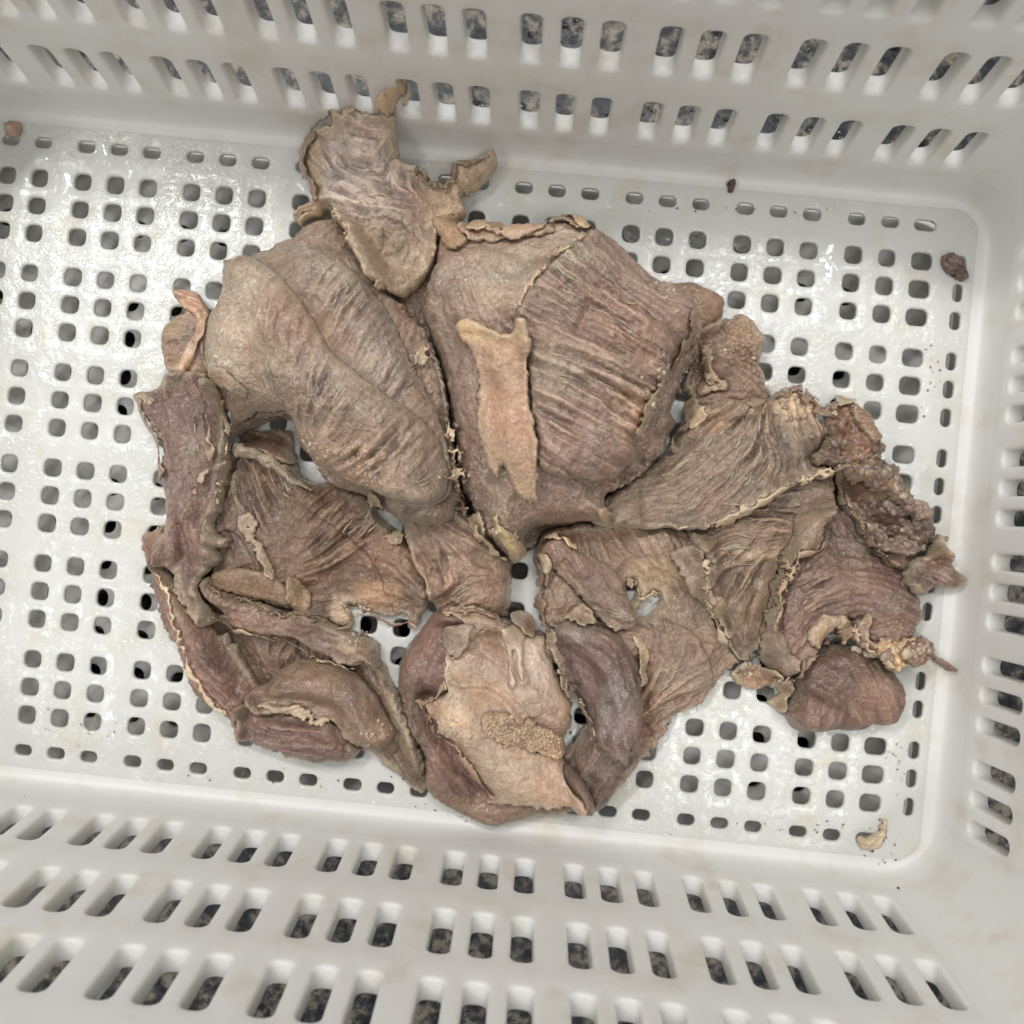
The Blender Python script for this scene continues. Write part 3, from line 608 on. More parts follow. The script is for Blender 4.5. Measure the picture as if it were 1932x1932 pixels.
piece('fan_muscle', [(1180,905),(1225,880),(1255,850),(1278,812),(1300,775),(1340,765),(1372,752),(1400,757),(1450,757),(1466,742),(1490,731),(1511,727),(1516,748),(1541,764),(1538,790),(1562,805),(1559,845),(1535,866),(1566,879),(1569,900),(1521,908),(1477,922),(1439,946),(1405,967),(1350,990),(1316,1001),(1265,999),(1200,998),(1140,995),(1110,975),(1140,940)],
      30, 9, (.33,.27,.22), W, dirs=[(1400,800,75),(1350,820,30),(1300,850,35),(1380,860,65),(1460,840,-60),(1430,900,50),(1330,920,60),(1250,940,10),(1480,800,-70),(1400,920,70),(1290,900,40)], fl=12, fib=.55, zones=[(1400,820,70,45,1.1),(1440,870,60,40,.9),(1340,880,60,50,.5)], dome=18, edge=5, jag=.8,
      folds=[([(1290,800),(1340,830),(1400,790)],3,12),([(1480,900),(1530,870),(1560,850)],-4,7),([(1400,770),(1410,830)],2,5)], patch=[(1500,765,50,35,TAN,.75),(1320,790,45,30,ORANGE,.6),(1500,860,50,30,(.21,.175,.155),.6),(1420,775,20,15,TAN,.5)], nod=[(1510,760,45,30,1.5,6)], frost=.15, swirl=.15, lifts=[(1350,980,130,50,7),(1480,930,80,40,7)])
piece('rough_crust', [(1555,782),(1562,758),(1578,752),(1606,763),(1630,790),(1651,821),(1661,845),(1668,872),(1688,879),(1699,910),(1712,930),(1733,945),(1750,954),(1752,992),(1747,1023),(1720,1050),(1700,1080),(1688,1067),(1668,1064),(1654,1036),(1627,1009),(1603,971),(1580,951),(1583,927),(1569,900),(1569,882),(1530,878),(1548,855),(1557,830)],
      30, 10, (.205,.148,.125), W, rs=.35, fib=.3, dirs=[(1640,900,-50)], dome=14, edge=6, jag=1.8, lump=(5,13), bump=(2.4,5), nod=[(1640,900,150,190,5,9),(1600,830,55,60,1.5,3.4),(1660,920,50,50,1.8,4.5),(1710,990,45,50,1.5,3.8),(1560,870,30,15,1.5,3)], patch=[(1600,800,50,60,(.34,.22,.17),.75),(1680,940,45,25,(.42,.31,.22),.55),(1620,860,25,25,(.42,.29,.2),.6),(1650,1020,50,30,DARK,.6)], folds=[([(1580,900),(1620,940),(1680,1010)],-5,6),([(1600,880),(1650,900),(1690,930),(1730,970)],4,7)], frost=.1)
piece('crust_tip', [(1700,1060),(1722,1052),(1745,1045),(1747,1022),(1767,1007),(1778,1023),(1794,1043),(1796,1065),(1812,1091),(1794,1115),(1760,1113),(1728,1123),(1705,1100)], 14, 9, (.25,.165,.14), W, dirs=[(1760,1085,-25)], fib=1.0, dome=10, edge=5, patch=[(1775,1040,28,22,(.40,.30,.21),.8),(1765,1085,30,15,(.38,.33,.31),.6),(1720,1095,30,30,DARK,.6)], folds=[([(1735,1062),(1765,1066),(1790,1058)],-4,3)], jag=1.2)
piece('crumbly_knobs', [(1383,1268),(1395,1248),(1425,1250),(1455,1262),(1463,1285),(1445,1300),(1415,1302),(1390,1292)], 12, 4, (.40,.30,.22), W, nod=[(1425,1275,80,60,2,4)], fib=.1)
piece('pale_drip', [(1452,1290),(1468,1278),(1490,1282),(1497,1302),(1486,1325),(1470,1338),(1440,1325),(1455,1318),(1472,1312),(1468,1298)], 14, 3, (.50,.41,.28), W, jag=1.6, fib=.1)
# --- big muscles
piece('main_muscle', [(829,445),(850,430),(880,442),(920,436),(948,433),(966,446),(1001,435),(1036,434),(1068,426),(1092,432),(1121,446),(1159,474),(1192,503),(1227,535),(1259,559),(1300,582),(1320,615),(1316,650),(1306,690),(1286,718),(1272,758),(1266,782),(1276,800),(1258,831),(1241,861),(1212,893),(1168,919),(1140,940),(1135,975),(1100,985),(1045,990),(1010,998),(992,1012),(985,1052),(962,1050),(930,1020),(905,985),(880,940),(865,890),(858,830),(850,780),(834,700),(819,656),(803,600),(808,553),(822,510)],
      44, 22, (.385,.305,.26), W, dirs=[(1100,520,-40),(1150,560,-40),(1060,600,-35),(1200,620,-30),(1100,680,-22),(1200,700,-25),(1060,760,-25),(1150,780,-35),(1100,850,-35),(1180,860,-30),(1040,890,-50),(900,700,-75),(870,560,-70),(950,520,40),(980,480,30),(1290,680,75),(1270,820,60)], fl=18, fib=.35,
      zones=[(1130,600,90,80,1.0),(1100,740,110,70,1.2),(1120,850,90,60,.8),(1220,660,60,80,.5)], dome=36, edge=8, jag=.9, lump=(2.2,26),
      folds=[([(1098,456),(1051,494),(1007,541),(978,594)],5,7),([(1050,440),(985,470),(920,500)],2,8),([(880,720),(900,800),(920,900),(950,980)],2,9),([(1110,590),(1085,640)],-3,2.5),([(1245,820),(1220,860),(1170,890),(1120,930)],-3,4)],
      steps=[([(1312,600),(1290,660),(1262,700),(1240,735),(1205,790),(1190,850),(1175,900)],-6,16)],
      patch=[(930,520,90,70,DUSTY,.75),(870,500,40,40,(.42,.33,.29),.6),(1080,460,50,30,DUSTY,.6),(865,700,30,120,(.275,.225,.195),.7),(890,830,25,90,(.29,.19,.155),.7),(940,960,50,50,(.30,.215,.165),.6),(1050,690,60,60,(.33,.26,.215),.5),(1200,800,60,50,(.33,.25,.2),.5),(1080,880,70,50,(.26,.19,.175),.6),(1190,650,60,60,PINK,.6),(1180,780,25,30,TAN,.35)],
      frost=.55, rim=(.47,.39,.30), rs=.45, crease=.5, nod=[(1235,730,35,30,1.2,3),(1200,800,25,30,1.0,3)])
piece('left_muscle', [(429,515),(432,500),(450,495),(475,488),(500,478),(540,462),(560,452),(598,425),(650,425),(700,480),(740,560),(748,569),(780,599),(807,634),(823,669),(834,698),(847,749),(853,787),(857,827),(866,880),(872,940),(855,975),(830,990),(800,988),(770,985),(745,972),(727,962),(701,940),(675,931),(631,913),(609,898),(587,865),(565,835),(569,806),(560,800),(528,792),(495,797),(470,808),(450,822),(440,812),(444,790),(425,750),(412,711),(400,680),(396,650),(399,625),(406,600),(428,577),(431,548)],
      36, 16, (.37,.30,.25), W, dirs=[(520,650,-85),(560,720,-80),(600,700,65),(640,600,65),(660,560,60),(620,780,60),(680,800,60),(740,700,60),(790,700,65),(700,860,40),(760,900,45),(640,860,30),(500,760,-60),(480,560,70),(820,860,60),(560,500,20)], fl=14, fib=.35,
      zones=[(650,600,40,50,1.1),(530,680,45,60,.9),(620,770,60,60,1.1),(780,720,25,70,1.0),(700,850,70,50,.8),(790,930,40,40,.7)], dome=34, edge=6, jag=.8, lump=(2,28),
      steps=[([(479,491),(530,523),(565,561),(600,610),(632,666),(680,715),(715,750)],-4.5,13),([(690,555),(726,626),(761,706),(796,749),(820,805)],-3.5,11),([(450,560),(470,600),(492,640)],-1.8,9),([(430,705),(455,730),(470,745)],2,6)],
      folds=[([(560,640),(600,720),(660,760),(720,800)],2,12)],
      patch=[(450,600,65,70,DUSTY,.9),(430,680,34,44,DUSTY,.8),(520,540,70,55,DUSTY,.7),(640,500,70,40,(.37,.295,.235),.7),(560,640,40,40,PINK,.6),(700,660,40,90,(.33,.275,.245),.6),(640,830,60,40,(.37,.27,.22),.6),(600,700,50,50,(.36,.29,.265),.5),(760,860,60,60,(.35,.29,.24),.5)],
      nod=[(650,850,50,35,1.1,2.2),(590,850,25,35,1.5,3.4),(720,900,50,25,1.0,2.4)], frost=.5, rim=(.47,.40,.31), rs=.4)
LM = dict(dirs=[(520,650,-85),(560,720,-80),(600,700,65),(640,600,65),(660,560,60),(620,780,60),(680,800,60),(740,700,60),(790,700,65),(700,860,40),(760,900,45),(640,860,30),(500,760,-60),(480,560,70),(820,860,60),(560,500,20)], fl=14, fib=.3, rim=(.47,.40,.31), rs=.5, jag=.6, frost=.5, bump=(.5, 4))
piece('muscle_fold', [(470,500),(540,470),(600,478),(650,500),(700,545),(738,600),(770,665),(802,730),(832,795),(852,860),(850,930),(800,960),(720,930),(620,880),(560,790),(470,790),(420,720),(412,640),(440,560)], 40, 3, (.42,.355,.30), W, edge=5, dome=7, lump=(1.6,26), zones=[(650,600,40,50,1.2),(740,720,25,60,.8),(790,860,30,50,.8)], patch=[(690,600,60,40,(.37,.305,.27),.6),(640,510,60,20,DUSTY,.4),(740,700,30,80,(.36,.30,.265),.6)], **LM)
piece('muscle_fold', [(431,518),(452,498),(478,493),(530,523),(565,561),(600,610),(632,666),(690,715),(750,760),(805,800),(838,850),(848,905),(830,945),(780,950),(710,928),(640,900),(596,862),(577,832),(562,790),(528,782),(495,785),(462,800),(446,780),(425,745),(405,690),(402,640),(430,577),(433,548)], 46, 3, (.43,.35,.285), W, edge=5, dome=9, lump=(2,26), zones=[(530,680,45,60,1.0),(620,770,60,60,1.2),(700,850,70,50,1.0),(790,900,40,40,.7)],
      steps=[([(450,560),(470,600),(492,640)],-1.2,9)], patch=[(450,600,60,70,DUSTY,.9),(430,690,34,50,DUSTY,.8),(500,530,50,45,DUSTY,.7),(560,640,40,40,PINK,.5),(640,850,60,30,(.38,.28,.22),.6),(620,690,50,60,(.37,.30,.27),.5),(760,860,60,60,(.36,.30,.25),.5)], nod=[(650,850,60,35,1.3,2.2),(590,850,25,35,1.8,3.4),(720,900,50,25,1.2,2.4)], **LM)
piece('striated_slab', [(1098,458),(1121,448),(1159,476),(1192,505),(1227,537),(1259,561),(1293,585),(1306,606),(1290,650),(1264,700),(1240,737),(1212,790),(1198,840),(1182,880),(1130,908),(1060,902),(1018,880),(1008,820),(1000,740),(992,690),(984,640),(978,596),(1007,543),(1051,496)], 60, 6, (.375,.285,.245), W, edge=4, dome=7, jag=.9, lump=(1.6,26), fl=22, fib=.7, frost=.35, rim=(.50,.41,.30), rs=.55,
      dirs=[(1100,520,-40),(1150,560,-40),(1060,600,-35),(1200,620,-30),(1100,680,-22),(1200,700,-25),(1060,760,-25),(1150,780,-35),(1100,850,-35),(1180,860,-30)], zones=[(1130,600,90,80,.9),(1100,740,110,70,1.1),(1120,850,90,60,.7),(1220,660,60,80,.6)],
      folds=[([(1110,590),(1085,640)],-2,2.5),([(1085,700),(1130,740),(1190,790)],-1.5,5)], patch=[(1050,700,60,60,(.34,.285,.235),.6),(1120,830,80,50,(.29,.215,.195),.6),(1200,650,60,60,PINK,.6),(1180,790,25,40,TAN,.35),(1080,480,40,25,DUSTY,.6)], nod=[(1215,770,25,50,1.2,2.6)])
# --- upper flap leaning on the wall
piece('upper_flap', [(626,215),(654,218),(687,219),(719,219),(728,206),(738,175),(750,158),(768,156),(777,182),(766,206),(754,225),(752,249),(751,300),(764,313),(780,315),(790,322),(791,335),(797,328),(803,319),(808,332),(806,348),(832,355),(850,347),(855,318),(883,311),(905,303),(923,295),(935,300),(928,330),(912,348),(891,364),(877,383),(878,407),(858,420),(832,428),(829,464),(821,500),(794,533),(775,552),(758,565),(735,552),(700,530),(688,510),(668,477),(648,440),(630,405),(612,398),(601,421),(579,434),(566,426),(554,412),(571,393),(593,383),(590,352),(577,330),(575,290),(588,270),(608,252),(628,248),(632,232)],
      42, 7, (.56,.475,.415), W, dirs=[(690,250,-20),(640,300,-80),(690,320,0),(680,350,-10),(640,370,-45),(700,400,-10),(750,400,-50),(760,340,75),(800,390,-55),(740,300,70),(600,300,-70),(720,480,60)], fl=11, fib=.3, swirl=.6,
      zones=[(690,330,80,90,1.3),(700,400,60,30,.7),(770,380,30,50,.6)], dome=11, edge=3, jag=1.3, lump=(2.5,20),
      folds=[([(630,405),(700,420),(760,410)],3,10),([(600,280),(610,340),(622,390)],2.5,6),([(650,330),(680,350),(730,345)],2,5),([(660,290),(700,280),(730,310)],1.5,4)],
      lifts=[(700,200,190,120,12),(690,390,120,100,4)],
      patch=[(680,235,70,22,(.56,.45,.33),.8),(590,310,22,70,(.56,.43,.28),.75),(840,380,45,45,TAN,.85),(900,330,40,35,TAN,.9),(755,185,25,40,TAN,.9),(590,400,35,25,ORANGE,.8),(780,370,40,50,(.42,.29,.25),.5),(690,330,80,85,(.64,.575,.54),.9),(740,490,70,60,(.36,.29,.205),.8)], rim=TAN, rw=3.5, rs=.65, frost=.35)
piece('flap_tip', [(716,230),(728,212),(740,196),(745,178),(750,164),(762,157),(773,166),(772,184),(762,204),(752,222),(738,236)], 42, 5, TAN, W, mat=M_moist, rs=.3, fib=.2, dome=2, edge=3, jag=.6, lump=(1,12), lifts=[(745,195,80,80,12)])
piece('orange_nub', [(820,428),(833,413),(850,406),(866,411),(870,432),(885,450),(878,468),(855,478),(838,462)], 50, 3, (.50,.34,.22), W, dirs=[(850,440,-70)], fib=.3, rs=.4, dome=2, frost=.2)
piece('thin_rim_flap', [(870,444),(884,428),(905,436),(948,432),(966,447),(1001,437),(1036,434),(1045,448),(990,456),(950,462),(900,462)], 30, 3, (.42,.29,.2), W, jag=1.6, fib=.2)
piece('orange_strip', [(860,628),(866,614),(880,609),(902,613),(919,623),(937,633),(955,642),(969,634),(972,612),(992,613),(996,641),(1002,662),(997,694),(998,729),(1004,787),(1011,834),(1012,880),(1016,940),(1008,950),(990,946),(972,928),(952,880),(940,905),(920,870),(903,815),(903,760),(902,720),(900,685),(888,665),(872,650)],
      64, 5, (.62,.445,.325), W, lifts=[(925,622,60,22,6)], rim=(.64,.51,.35), rw=2.0, rs=.6, fib=.12, dirs=[(950,750,85),(970,900,-80)], dome=5, edge=2, jag=1.0, lump=(1.2,18), bump=(.35,3), folds=[([(885,635),(920,640),(960,660)],-2,4),([(960,650),(955,720),(965,860)],1.5,6),([(940,640),(930,700)],2,4)],
      patch=[(895,628,50,20,(.72,.58,.38),.9),(978,625,26,26,(.70,.56,.39),.8),(985,930,30,30,(.45,.35,.24),.6)], frost=.3)
piece('yellow_fat', [(925,975),(940,972),(945,992),(965,1000),(990,1022),(996,1042),(985,1052),(975,1060),(962,1048),(948,1024),(922,1002),(930,990)], 34, 2.5, (.57,.49,.32), W, jag=1.6, rs=.3, fib=.2, mat=M_moist)
piece('orange_fringe', [(884,975),(900,960),(908,985),(915,1010),(906,1020),(898,998),(886,990)], 32, 2, (.52,.38,.22), W, jag=1.8, fib=.2)
piece('small_gristle', [(1322,672),(1328,660),(1344,658),(1342,688),(1350,712),(1370,722),(1366,738),(1340,738),(1318,746),(1314,730),(1326,708)], 34, 3.5, (.47,.34,.22), W, jag=1.3, dome=2, fib=.15)
piece('pale_gristle_ring', [(1283,765),(1294,750),(1306,752),(1322,770),(1330,786),(1316,804),(1296,806),(1286,790)], 34, 3, (.52,.42,.28), W, mat=M_moist, folds=[([(1296,765),(1312,785)],-2,3)], fib=.1)
# --- torn flaps and chips on top
F1 = dict(fib=.2, jag=1.7, edge=1.5, bump=(.4, 3), lump=(1, 12), rs=.5)
piece('torn_flap', [(446,974),(470,968),(482,990),(472,1002),(492,1030),(512,1058),(524,1092),(505,1088),(480,1050),(458,1010)], 20, 1.8, (.42,.36,.27), W, **F1)
piece('torn_flap', [(408,712),(432,698),(454,714),(474,746),(458,754),(432,732)], 20, 2, (.40,.33,.24), W, lifts=[(440,725,40,30,4)], **F1)
piece('torn_flap', [(1126,962),(1137,954),(1146,965),(1140,982),(1128,980)], 20, 3, TAN, W, **F1)
piece('torn_flap', [(1332,1126),(1352,1122),(1370,1138),(1362,1160),(1384,1196),(1372,1202),(1350,1172),(1334,1150)], 20, 2.5, (.46,.37,.26), W, lifts=[(1350,1150,40,50,3)], **F1)
piece('torn_flap', [(1262,1042),(1300,1028),(1320,1050),(1332,1100),(1348,1142),(1318,1130),(1288,1100),(1270,1075)], 20, 2.5, GREY, W, lifts=[(1300,1090,50,60,4)], **F1)
piece('torn_flap', [(698,938),(716,934),(734,950),(724,960),(712,956),(704,966)], 20, 1.6, PALE, W, **F1)
piece('torn_flap', [(726,1010),(745,1000),(758,998),(766,1010),(752,1024),(735,1020)], 20, 1.8, (.52,.43,.29), W, **F1)
piece('torn_flap', [(702,541),(716,536),(734,548),(728,556),(710,552)], 20, 1.5, PALE, W, **F1)
piece('torn_flap', [(786,672),(800,664),(810,674),(798,684),(788,682)], 20, 1.5, PALE, W, **F1)
piece('torn_flap', [(838,1186),(872,1176),(900,1184),(888,1200),(878,1225),(862,1240),(848,1228),(836,1208)], 20, 2, (.38,.29,.24), W, lifts=[(860,1205,40,40,4)], **F1)
piece('torn_flap', [(1085,1140),(1110,1150),(1120,1175),(1100,1176),(1078,1168),(1060,1160)], 20, 2.5, (.44,.32,.23), W, lifts=[(1090,1160,40,30,3)], **F1)
piece('torn_flap', [(1040,1180),(1050,1215),(1066,1250),(1078,1290),(1068,1296),(1050,1262),(1036,1225),(1030,1195)], 20, 2.2, (.36,.28,.23), W, lifts=[(1050,1240,30,60,4)], **F1)
piece('torn_flap', [(1600,760),(1625,778),(1640,806),(1655,830),(1640,836),(1620,812),(1602,790)], 20, 4, (.34,.23,.17), W, nod=[(1625,800,60,60,2,3)], **F1)
piece('torn_flap', [(1572,880),(1600,872),(1640,890),(1672,902),(1700,930),(1735,950),(1742,975),(1700,965),(1660,940),(1620,925),(1590,905)], 20, 6, (.27,.185,.145), W, nod=[(1660,915,150,60,3,5),(1660,915,150,60,1.6,2.5)], dome=5, **F1)
piece('torn_flap', [(1602,965),(1640,985),(1680,1010),(1720,1020),(1715,1045),(1680,1048),(1645,1030),(1615,1000)], 20, 5, (.20,.135,.115), W, nod=[(1660,1010,150,60,3,5)], dome=4, **F1)
FR = [[(437,750),(441,800),(438,850),(436,880),(425,915),(424,957)],[(385,790),(395,830),(402,860),(385,900),(370,930)],[(262,755),(285,800),(308,850),(314,905)],
 [(302,1070),(318,1120),(335,1180),(355,1240),(380,1300),(430,1345)],[(400,1094),(430,1122),(500,1145),(560,1157),(620,1172)],[(400,1140),(440,1180),(500,1200),(560,1215),(620,1248),(680,1258)],
 [(655,1150),(672,1176),(640,1182)],[(690,1152),(730,1165),(792,1182)],[(895,985),(905,1010),(935,1040),(960,1055)],[(866,925),(885,980)],[(850,790),(858,840),(866,885),(880,935)],
 [(880,440),(930,440),(965,450),(1036,436)],[(1040,436),(1068,428),(1115,442)],[(1098,458),(1051,496),(1007,543),(980,590)],[(1300,600),(1290,650),(1264,700)],[(1240,737),(1212,790),(1200,840)],
 [(1300,640),(1330,665),(1325,700),(1360,725)],[(1400,765),(1450,757),(1490,733),(1514,748),(1540,768),(1560,805)],[(1569,890),(1521,906),(1477,920),(1439,944),(1405,965),(1350,988),(1265,998)],
 [(1258,850),(1278,815),(1300,780)],[(1316,1047),(1330,1070),(1322,1105),(1326,1146),(1343,1166),(1375,1215)],[(1562,985),(1546,1030),(1504,1050),(1480,1088),(1466,1122),(1456,1170)],
 [(1450,1262),(1480,1286),(1517,1248),(1535,1221),(1560,1197),(1580,1185)],[(1603,1180),(1620,1210),(1640,1222),(1680,1255)],[(1583,930),(1605,970),(1627,1009),(1655,1036),(1690,1066)],
 [(1558,785),(1578,755),(1606,763)],[(836,1240),(841,1290),(802,1318),(817,1347),(824,1377),(858,1398),(909,1468),(930,1494)],[(840,1148),(880,1150),(940,1160)],[(1030,1022),(1062,1016),(1090,1040)],
 [(1014,1046),(1024,1080),(1017,1120),(1020,1160),(1032,1180)],[(1180,1100),(1200,1098),(1206,1130),(1228,1118),(1246,1118)],[(1034,1215),(1050,1262),(1070,1290),(1097,1330),(1118,1378)],
 [(628,236),(592,268),(578,300),(580,335),(594,360),(590,390),(560,412)],[(628,218),(680,220),(720,221)],[(790,324),(806,347),(832,356),(856,345),(859,314),(884,312),(925,298)]]
FC = [(.66,.57,.43), (.50,.40,.30), (.40,.31,.24), (.74,.64,.48), (.33,.26,.20)]
def fringe(idx, line, rel=1.0):
    L_ = spline(line, 4, False); n_ = len(L_); T_ = np.gradient(L_, axis=0); T_ /= np.linalg.norm(T_, axis=1)[:, None]+1e-9; N_ = np.stack([-T_[:, 1], T_[:, 0]], 1)
    wd = np.array([max(1.2, 3.6+3.4*math.sin(i*1.7+idx)+rng.randn()*2.2)*(.25+.75*math.sin(math.pi*min(1, max(0, (i+.5)/n_)))**.4) for i in range(n_)])*rel
    w2 = np.maximum(1.0, wd*rng.uniform(.2, 1.1, n_)); a_ = L_+N_*wd[:, None]; b_ = (L_-N_*w2[:, None])[::-1]
    pts = [tuple(p) for p in np.concatenate([a_, b_])[::1]]
    piece('torn_fringe', pts[::1], 20, 1.3, FC[idx % 5], W, mat=M_moist, jag=1.9, fib=.1, rs=0, edge=1.2, bump=(.5, 2.5), lump=(.8, 9), frost=.2, crease=0, lifts=[(line[len(line)//2][0], line[len(line)//2][1], 60, 60, rng.uniform(.5, 3))])
# --- left strip, curl and folds
piece('ear_curl', [(310,622),(322,605),(346,590),(343,575),(330,560),(331,548),(352,549),(372,560),(390,580),(398,605),(395,640),(400,680),(408,712),(380,712),(345,712),(318,702),(308,662)],
      20, 6, (.33,.24,.19), W, dirs=[(330,680,10),(325,650,20),(380,600,-60),(375,680,60)], fib=.9, dome=6, patch=[(325,610,25,25,(.50,.41,.27),.8),(360,700,40,22,(.52,.44,.31),.7),(385,665,18,30,(.22,.165,.15),.6),(365,580,25,30,(.46,.37,.33),.7)], jag=1.0)
piece('pale_tendon', [(331,552),(342,547),(362,550),(382,564),(394,584),(399,608),(392,634),(378,656),(366,684),(352,714),(338,712),(348,676),(356,648),(368,628),(370,606),(360,588),(344,576),(333,564)], 30, 2, (.66,.51,.39), W, mat=M_moist, rs=.6, rim=(.40,.24,.15), rw=1.4, fib=.5, dirs=[(360,560,-20),(390,605,-85),(360,670,65)], dome=1, edge=2, jag=.7, lump=(1,12), folds=[([(350,560),(378,582),(384,608),(368,640)],-1.2,1.5)])
piece('red_nub', [(264,1022),(272,1003),(292,996),(316,993),(325,1030),(305,1062),(285,1063),(270,1048)], 14, 6, (.34,.215,.165), W, dome=4, edge=4, fib=.2)
piece('outer_left_fold', [(285,1058),(302,1068),(325,1080),(345,1112),(365,1145),(395,1182),(435,1200),(470,1255),(490,1300),(470,1330),(470,1380),(452,1388),(428,1345),(382,1318),(360,1284),(352,1240),(322,1185),(302,1130)],
      20, 6, (.30,.205,.175), W, dirs=[(320,1120,-60),(360,1200,-60),(430,1290,-50)], fib=.6, dome=12, edge=4, folds=[([(320,1100),(360,1190),(420,1280)],2.5,5),([(400,1200),(440,1270),(475,1300)],-3,7)], patch=[(400,1230,30,40,DARK,.5),(390,1290,40,25,(.38,.23,.19),.6),(330,1150,16,60,(.42,.34,.25),.5)], rs=.55)
piece('bottom_left_underlump', [(440,1345),(465,1325),(520,1335),(575,1352),(630,1362),(662,1395),(680,1418),(655,1432),(615,1437),(560,1427),(510,1412),(460,1395),(448,1370)], 20, 8, (.235,.165,.150), W, dirs=[(560,1380,-5),(500,1360,-20)], fib=.7, dome=9, edge=6, frost=.1)
piece('bottom_left_lump', [(470,1325),(472,1308),(507,1284),(529,1264),(573,1243),(620,1246),(668,1268),(708,1308),(727,1348),(746,1374),(736,1402),(710,1416),(685,1408),(660,1392),(645,1370),(628,1355),(590,1352),(560,1340),(520,1345),(490,1345)],
      30, 9, (.285,.205,.165), W, dirs=[(600,1270,10),(690,1340,-60),(560,1310,-10)], fib=.3, dome=18, edge=6, jag=.6, folds=[([(500,1325),(560,1330),(620,1345)],-5,6),([(530,1290),(600,1285),(660,1320),(700,1380)],3,10),([(670,1280),(700,1330),(715,1380)],-2,4)], patch=[(540,1328,45,8,(.58,.50,.40),.8),(600,1270,60,20,(.32,.225,.17),.6),(720,1385,28,22,(.38,.27,.18),.6)], nod=[(725,1385,28,22,.9,2)], rs=.4)
piece('white_shred', [(492,1322),(510,1318),(535,1328),(565,1334),(600,1352),(622,1350),(625,1360),(600,1362),(560,1348),(520,1338),(500,1332)], 38, 1.6, (.60,.53,.42), W, jag=1.8, rs=.1, fib=.1, mat=M_moist)
piece('long_bar', [(380,1096),(398,1090),(415,1116),(456,1125),(500,1140),(551,1153),(580,1151),(620,1169),(683,1198),(708,1215),(721,1238),(716,1258),(690,1247),(661,1256),(631,1250),(587,1220),(522,1195),(478,1198),(452,1182),(424,1154),(397,1130)],
      34, 8, (.295,.205,.172), W, dirs=[(480,1160,-15),(600,1200,-30),(680,1230,-25)], fib=.5, dome=11, edge=4, jag=1.4, folds=[([(430,1135),(520,1165),(600,1185),(700,1225)],2.5,6)], patch=[(660,1215,22,14,(.60,.53,.38),.7),(480,1170,60,16,(.33,.21,.175),.6)], rs=.6, rw=3.5, lump=(2.5,16))
piece('left_strip', [(257,752),(272,737),(300,732),(324,707),(345,700),(380,703),(410,718),(437,742),(442,775),(437,810),(440,845),(437,880),(426,913),(424,957),(410,971),(412,1004),(424,1016),(435,1019),(434,1030),(414,1030),(419,1052),(400,1074),(390,1096),(398,1143),(408,1162),(398,1176),(382,1184),(362,1162),(356,1143),(340,1110),(330,1074),(302,1066),(293,1037),(310,1008),(316,964),(315,905),(309,847),(283,792)],
      38, 10, (.262,.188,.168), W, dirs=[(345,740,-60),(330,800,-75),(380,850,-80),(370,950,70),(350,1040,-75),(380,1120,-70)], fl=11, fib=.4, dome=15, edge=5, jag=1.2, lump=(3,20), zones=[(385,720,30,20,.9),(370,1010,40,60,.4)],
      steps=[([(390,740),(365,800),(385,850),(400,870),(370,930),(350,960)],2.0,7),([(330,1010),(345,1060),(370,1120)],-2.5,8)], folds=[([(420,730),(425,800),(420,880)],1.5,5),([(330,1000),(345,1035),(335,1070)],-3,4)],
      patch=[(262,752,12,10,(.62,.57,.42),.9),(400,735,35,25,(.31,.175,.155),.6),(370,860,25,45,(.34,.27,.21),.6),(345,930,25,40,(.30,.225,.20),.5),(340,780,45,50,(.24,.175,.16),.6)], rs=.65, rw=4, frost=.2)
# --- frayed fringes along the torn edges
for i_, l_ in enumerate(FR): fringe(i_, l_, rng.uniform(.7, 1.7))

# ------------------------------------------------------------------ shreds and crumbs clinging to the heap
def tube_v(P, rad, V, Q, n=5):
    b = len(V); m_ = len(P)
    for i, p in enumerate(P):
        t = P[min(i+1, m_-1)]-P[max(i-1, 0)]; t = t/(np.linalg.norm(t)+1e-12); s1 = np.cross(t, [0, 0, 1]); s1 = s1/(np.linalg.norm(s1)+1e-9); s2 = np.cross(s1, t)
        rr_ = rad*(1-.75*abs(2*i/(m_-1)-1)**2.5)
        for q in range(n): a = 2*math.pi*q/n; V.append(p+rr_*(math.cos(a)*s1+.7*math.sin(a)*s2))
    for i in range(m_-1):
        for q in range(n): Q.append([b+i*n+q, b+i*n+(q+1) % n, b+(i+1)*n+(q+1) % n, b+(i+1)*n+q])
def strands(name, spots, parent, cols_, mat):
    """spots: (px, py, spread, angle, count, length mm, radius mm)"""
    V = []; Q = []; K = []
    for px, py, sp, ang, cnt, ln, ra in spots:
        for _ in range(max(2, int(cnt*.4))):
            q = plan(px+rng.randn()*sp*.5, py+rng.randn()*sp*.5, .05); a = math.radians(ang+rng.randn()*9)-RZ; L_ = ln*.001*rng.uniform(.5, 1.3); bend = rng.randn()*.5
            pts = []; p = np.array(q)
            for i in range(7):
                z = hat(p)+ra*.0004+.0006*abs(math.sin(i*.9))*rng.rand(); pts.append(np.array([p[0], p[1], z])); aa = a+bend*(i/6-.5)
                p = p+np.array([math.cos(aa), math.sin(aa)])*L_/6
            b = len(V); tube_v(pts, ra*.0013*rng.uniform(.6, 1.2), V, Q); c_ = np.array(cols_[rng.randint(len(cols_))])*rng.uniform(.85, 1.12); K += [c_]*(len(V)-b)
    me = mesh_np(name, V, Q); a = me.attributes.new('Col', 'FLOAT_COLOR', 'POINT'); v4 = np.ones((len(V), 4), np.float32); v4[:, :3] = np.array(K)*.84; a.data.foreach_set('color', v4.ravel())
    a = me.attributes.new('Frost', 'FLOAT', 'POINT'); a.data.foreach_set('value', np.full(len(V), .15, np.float32))
    return tag(link(name, me, mat, parent), kind='stuff')
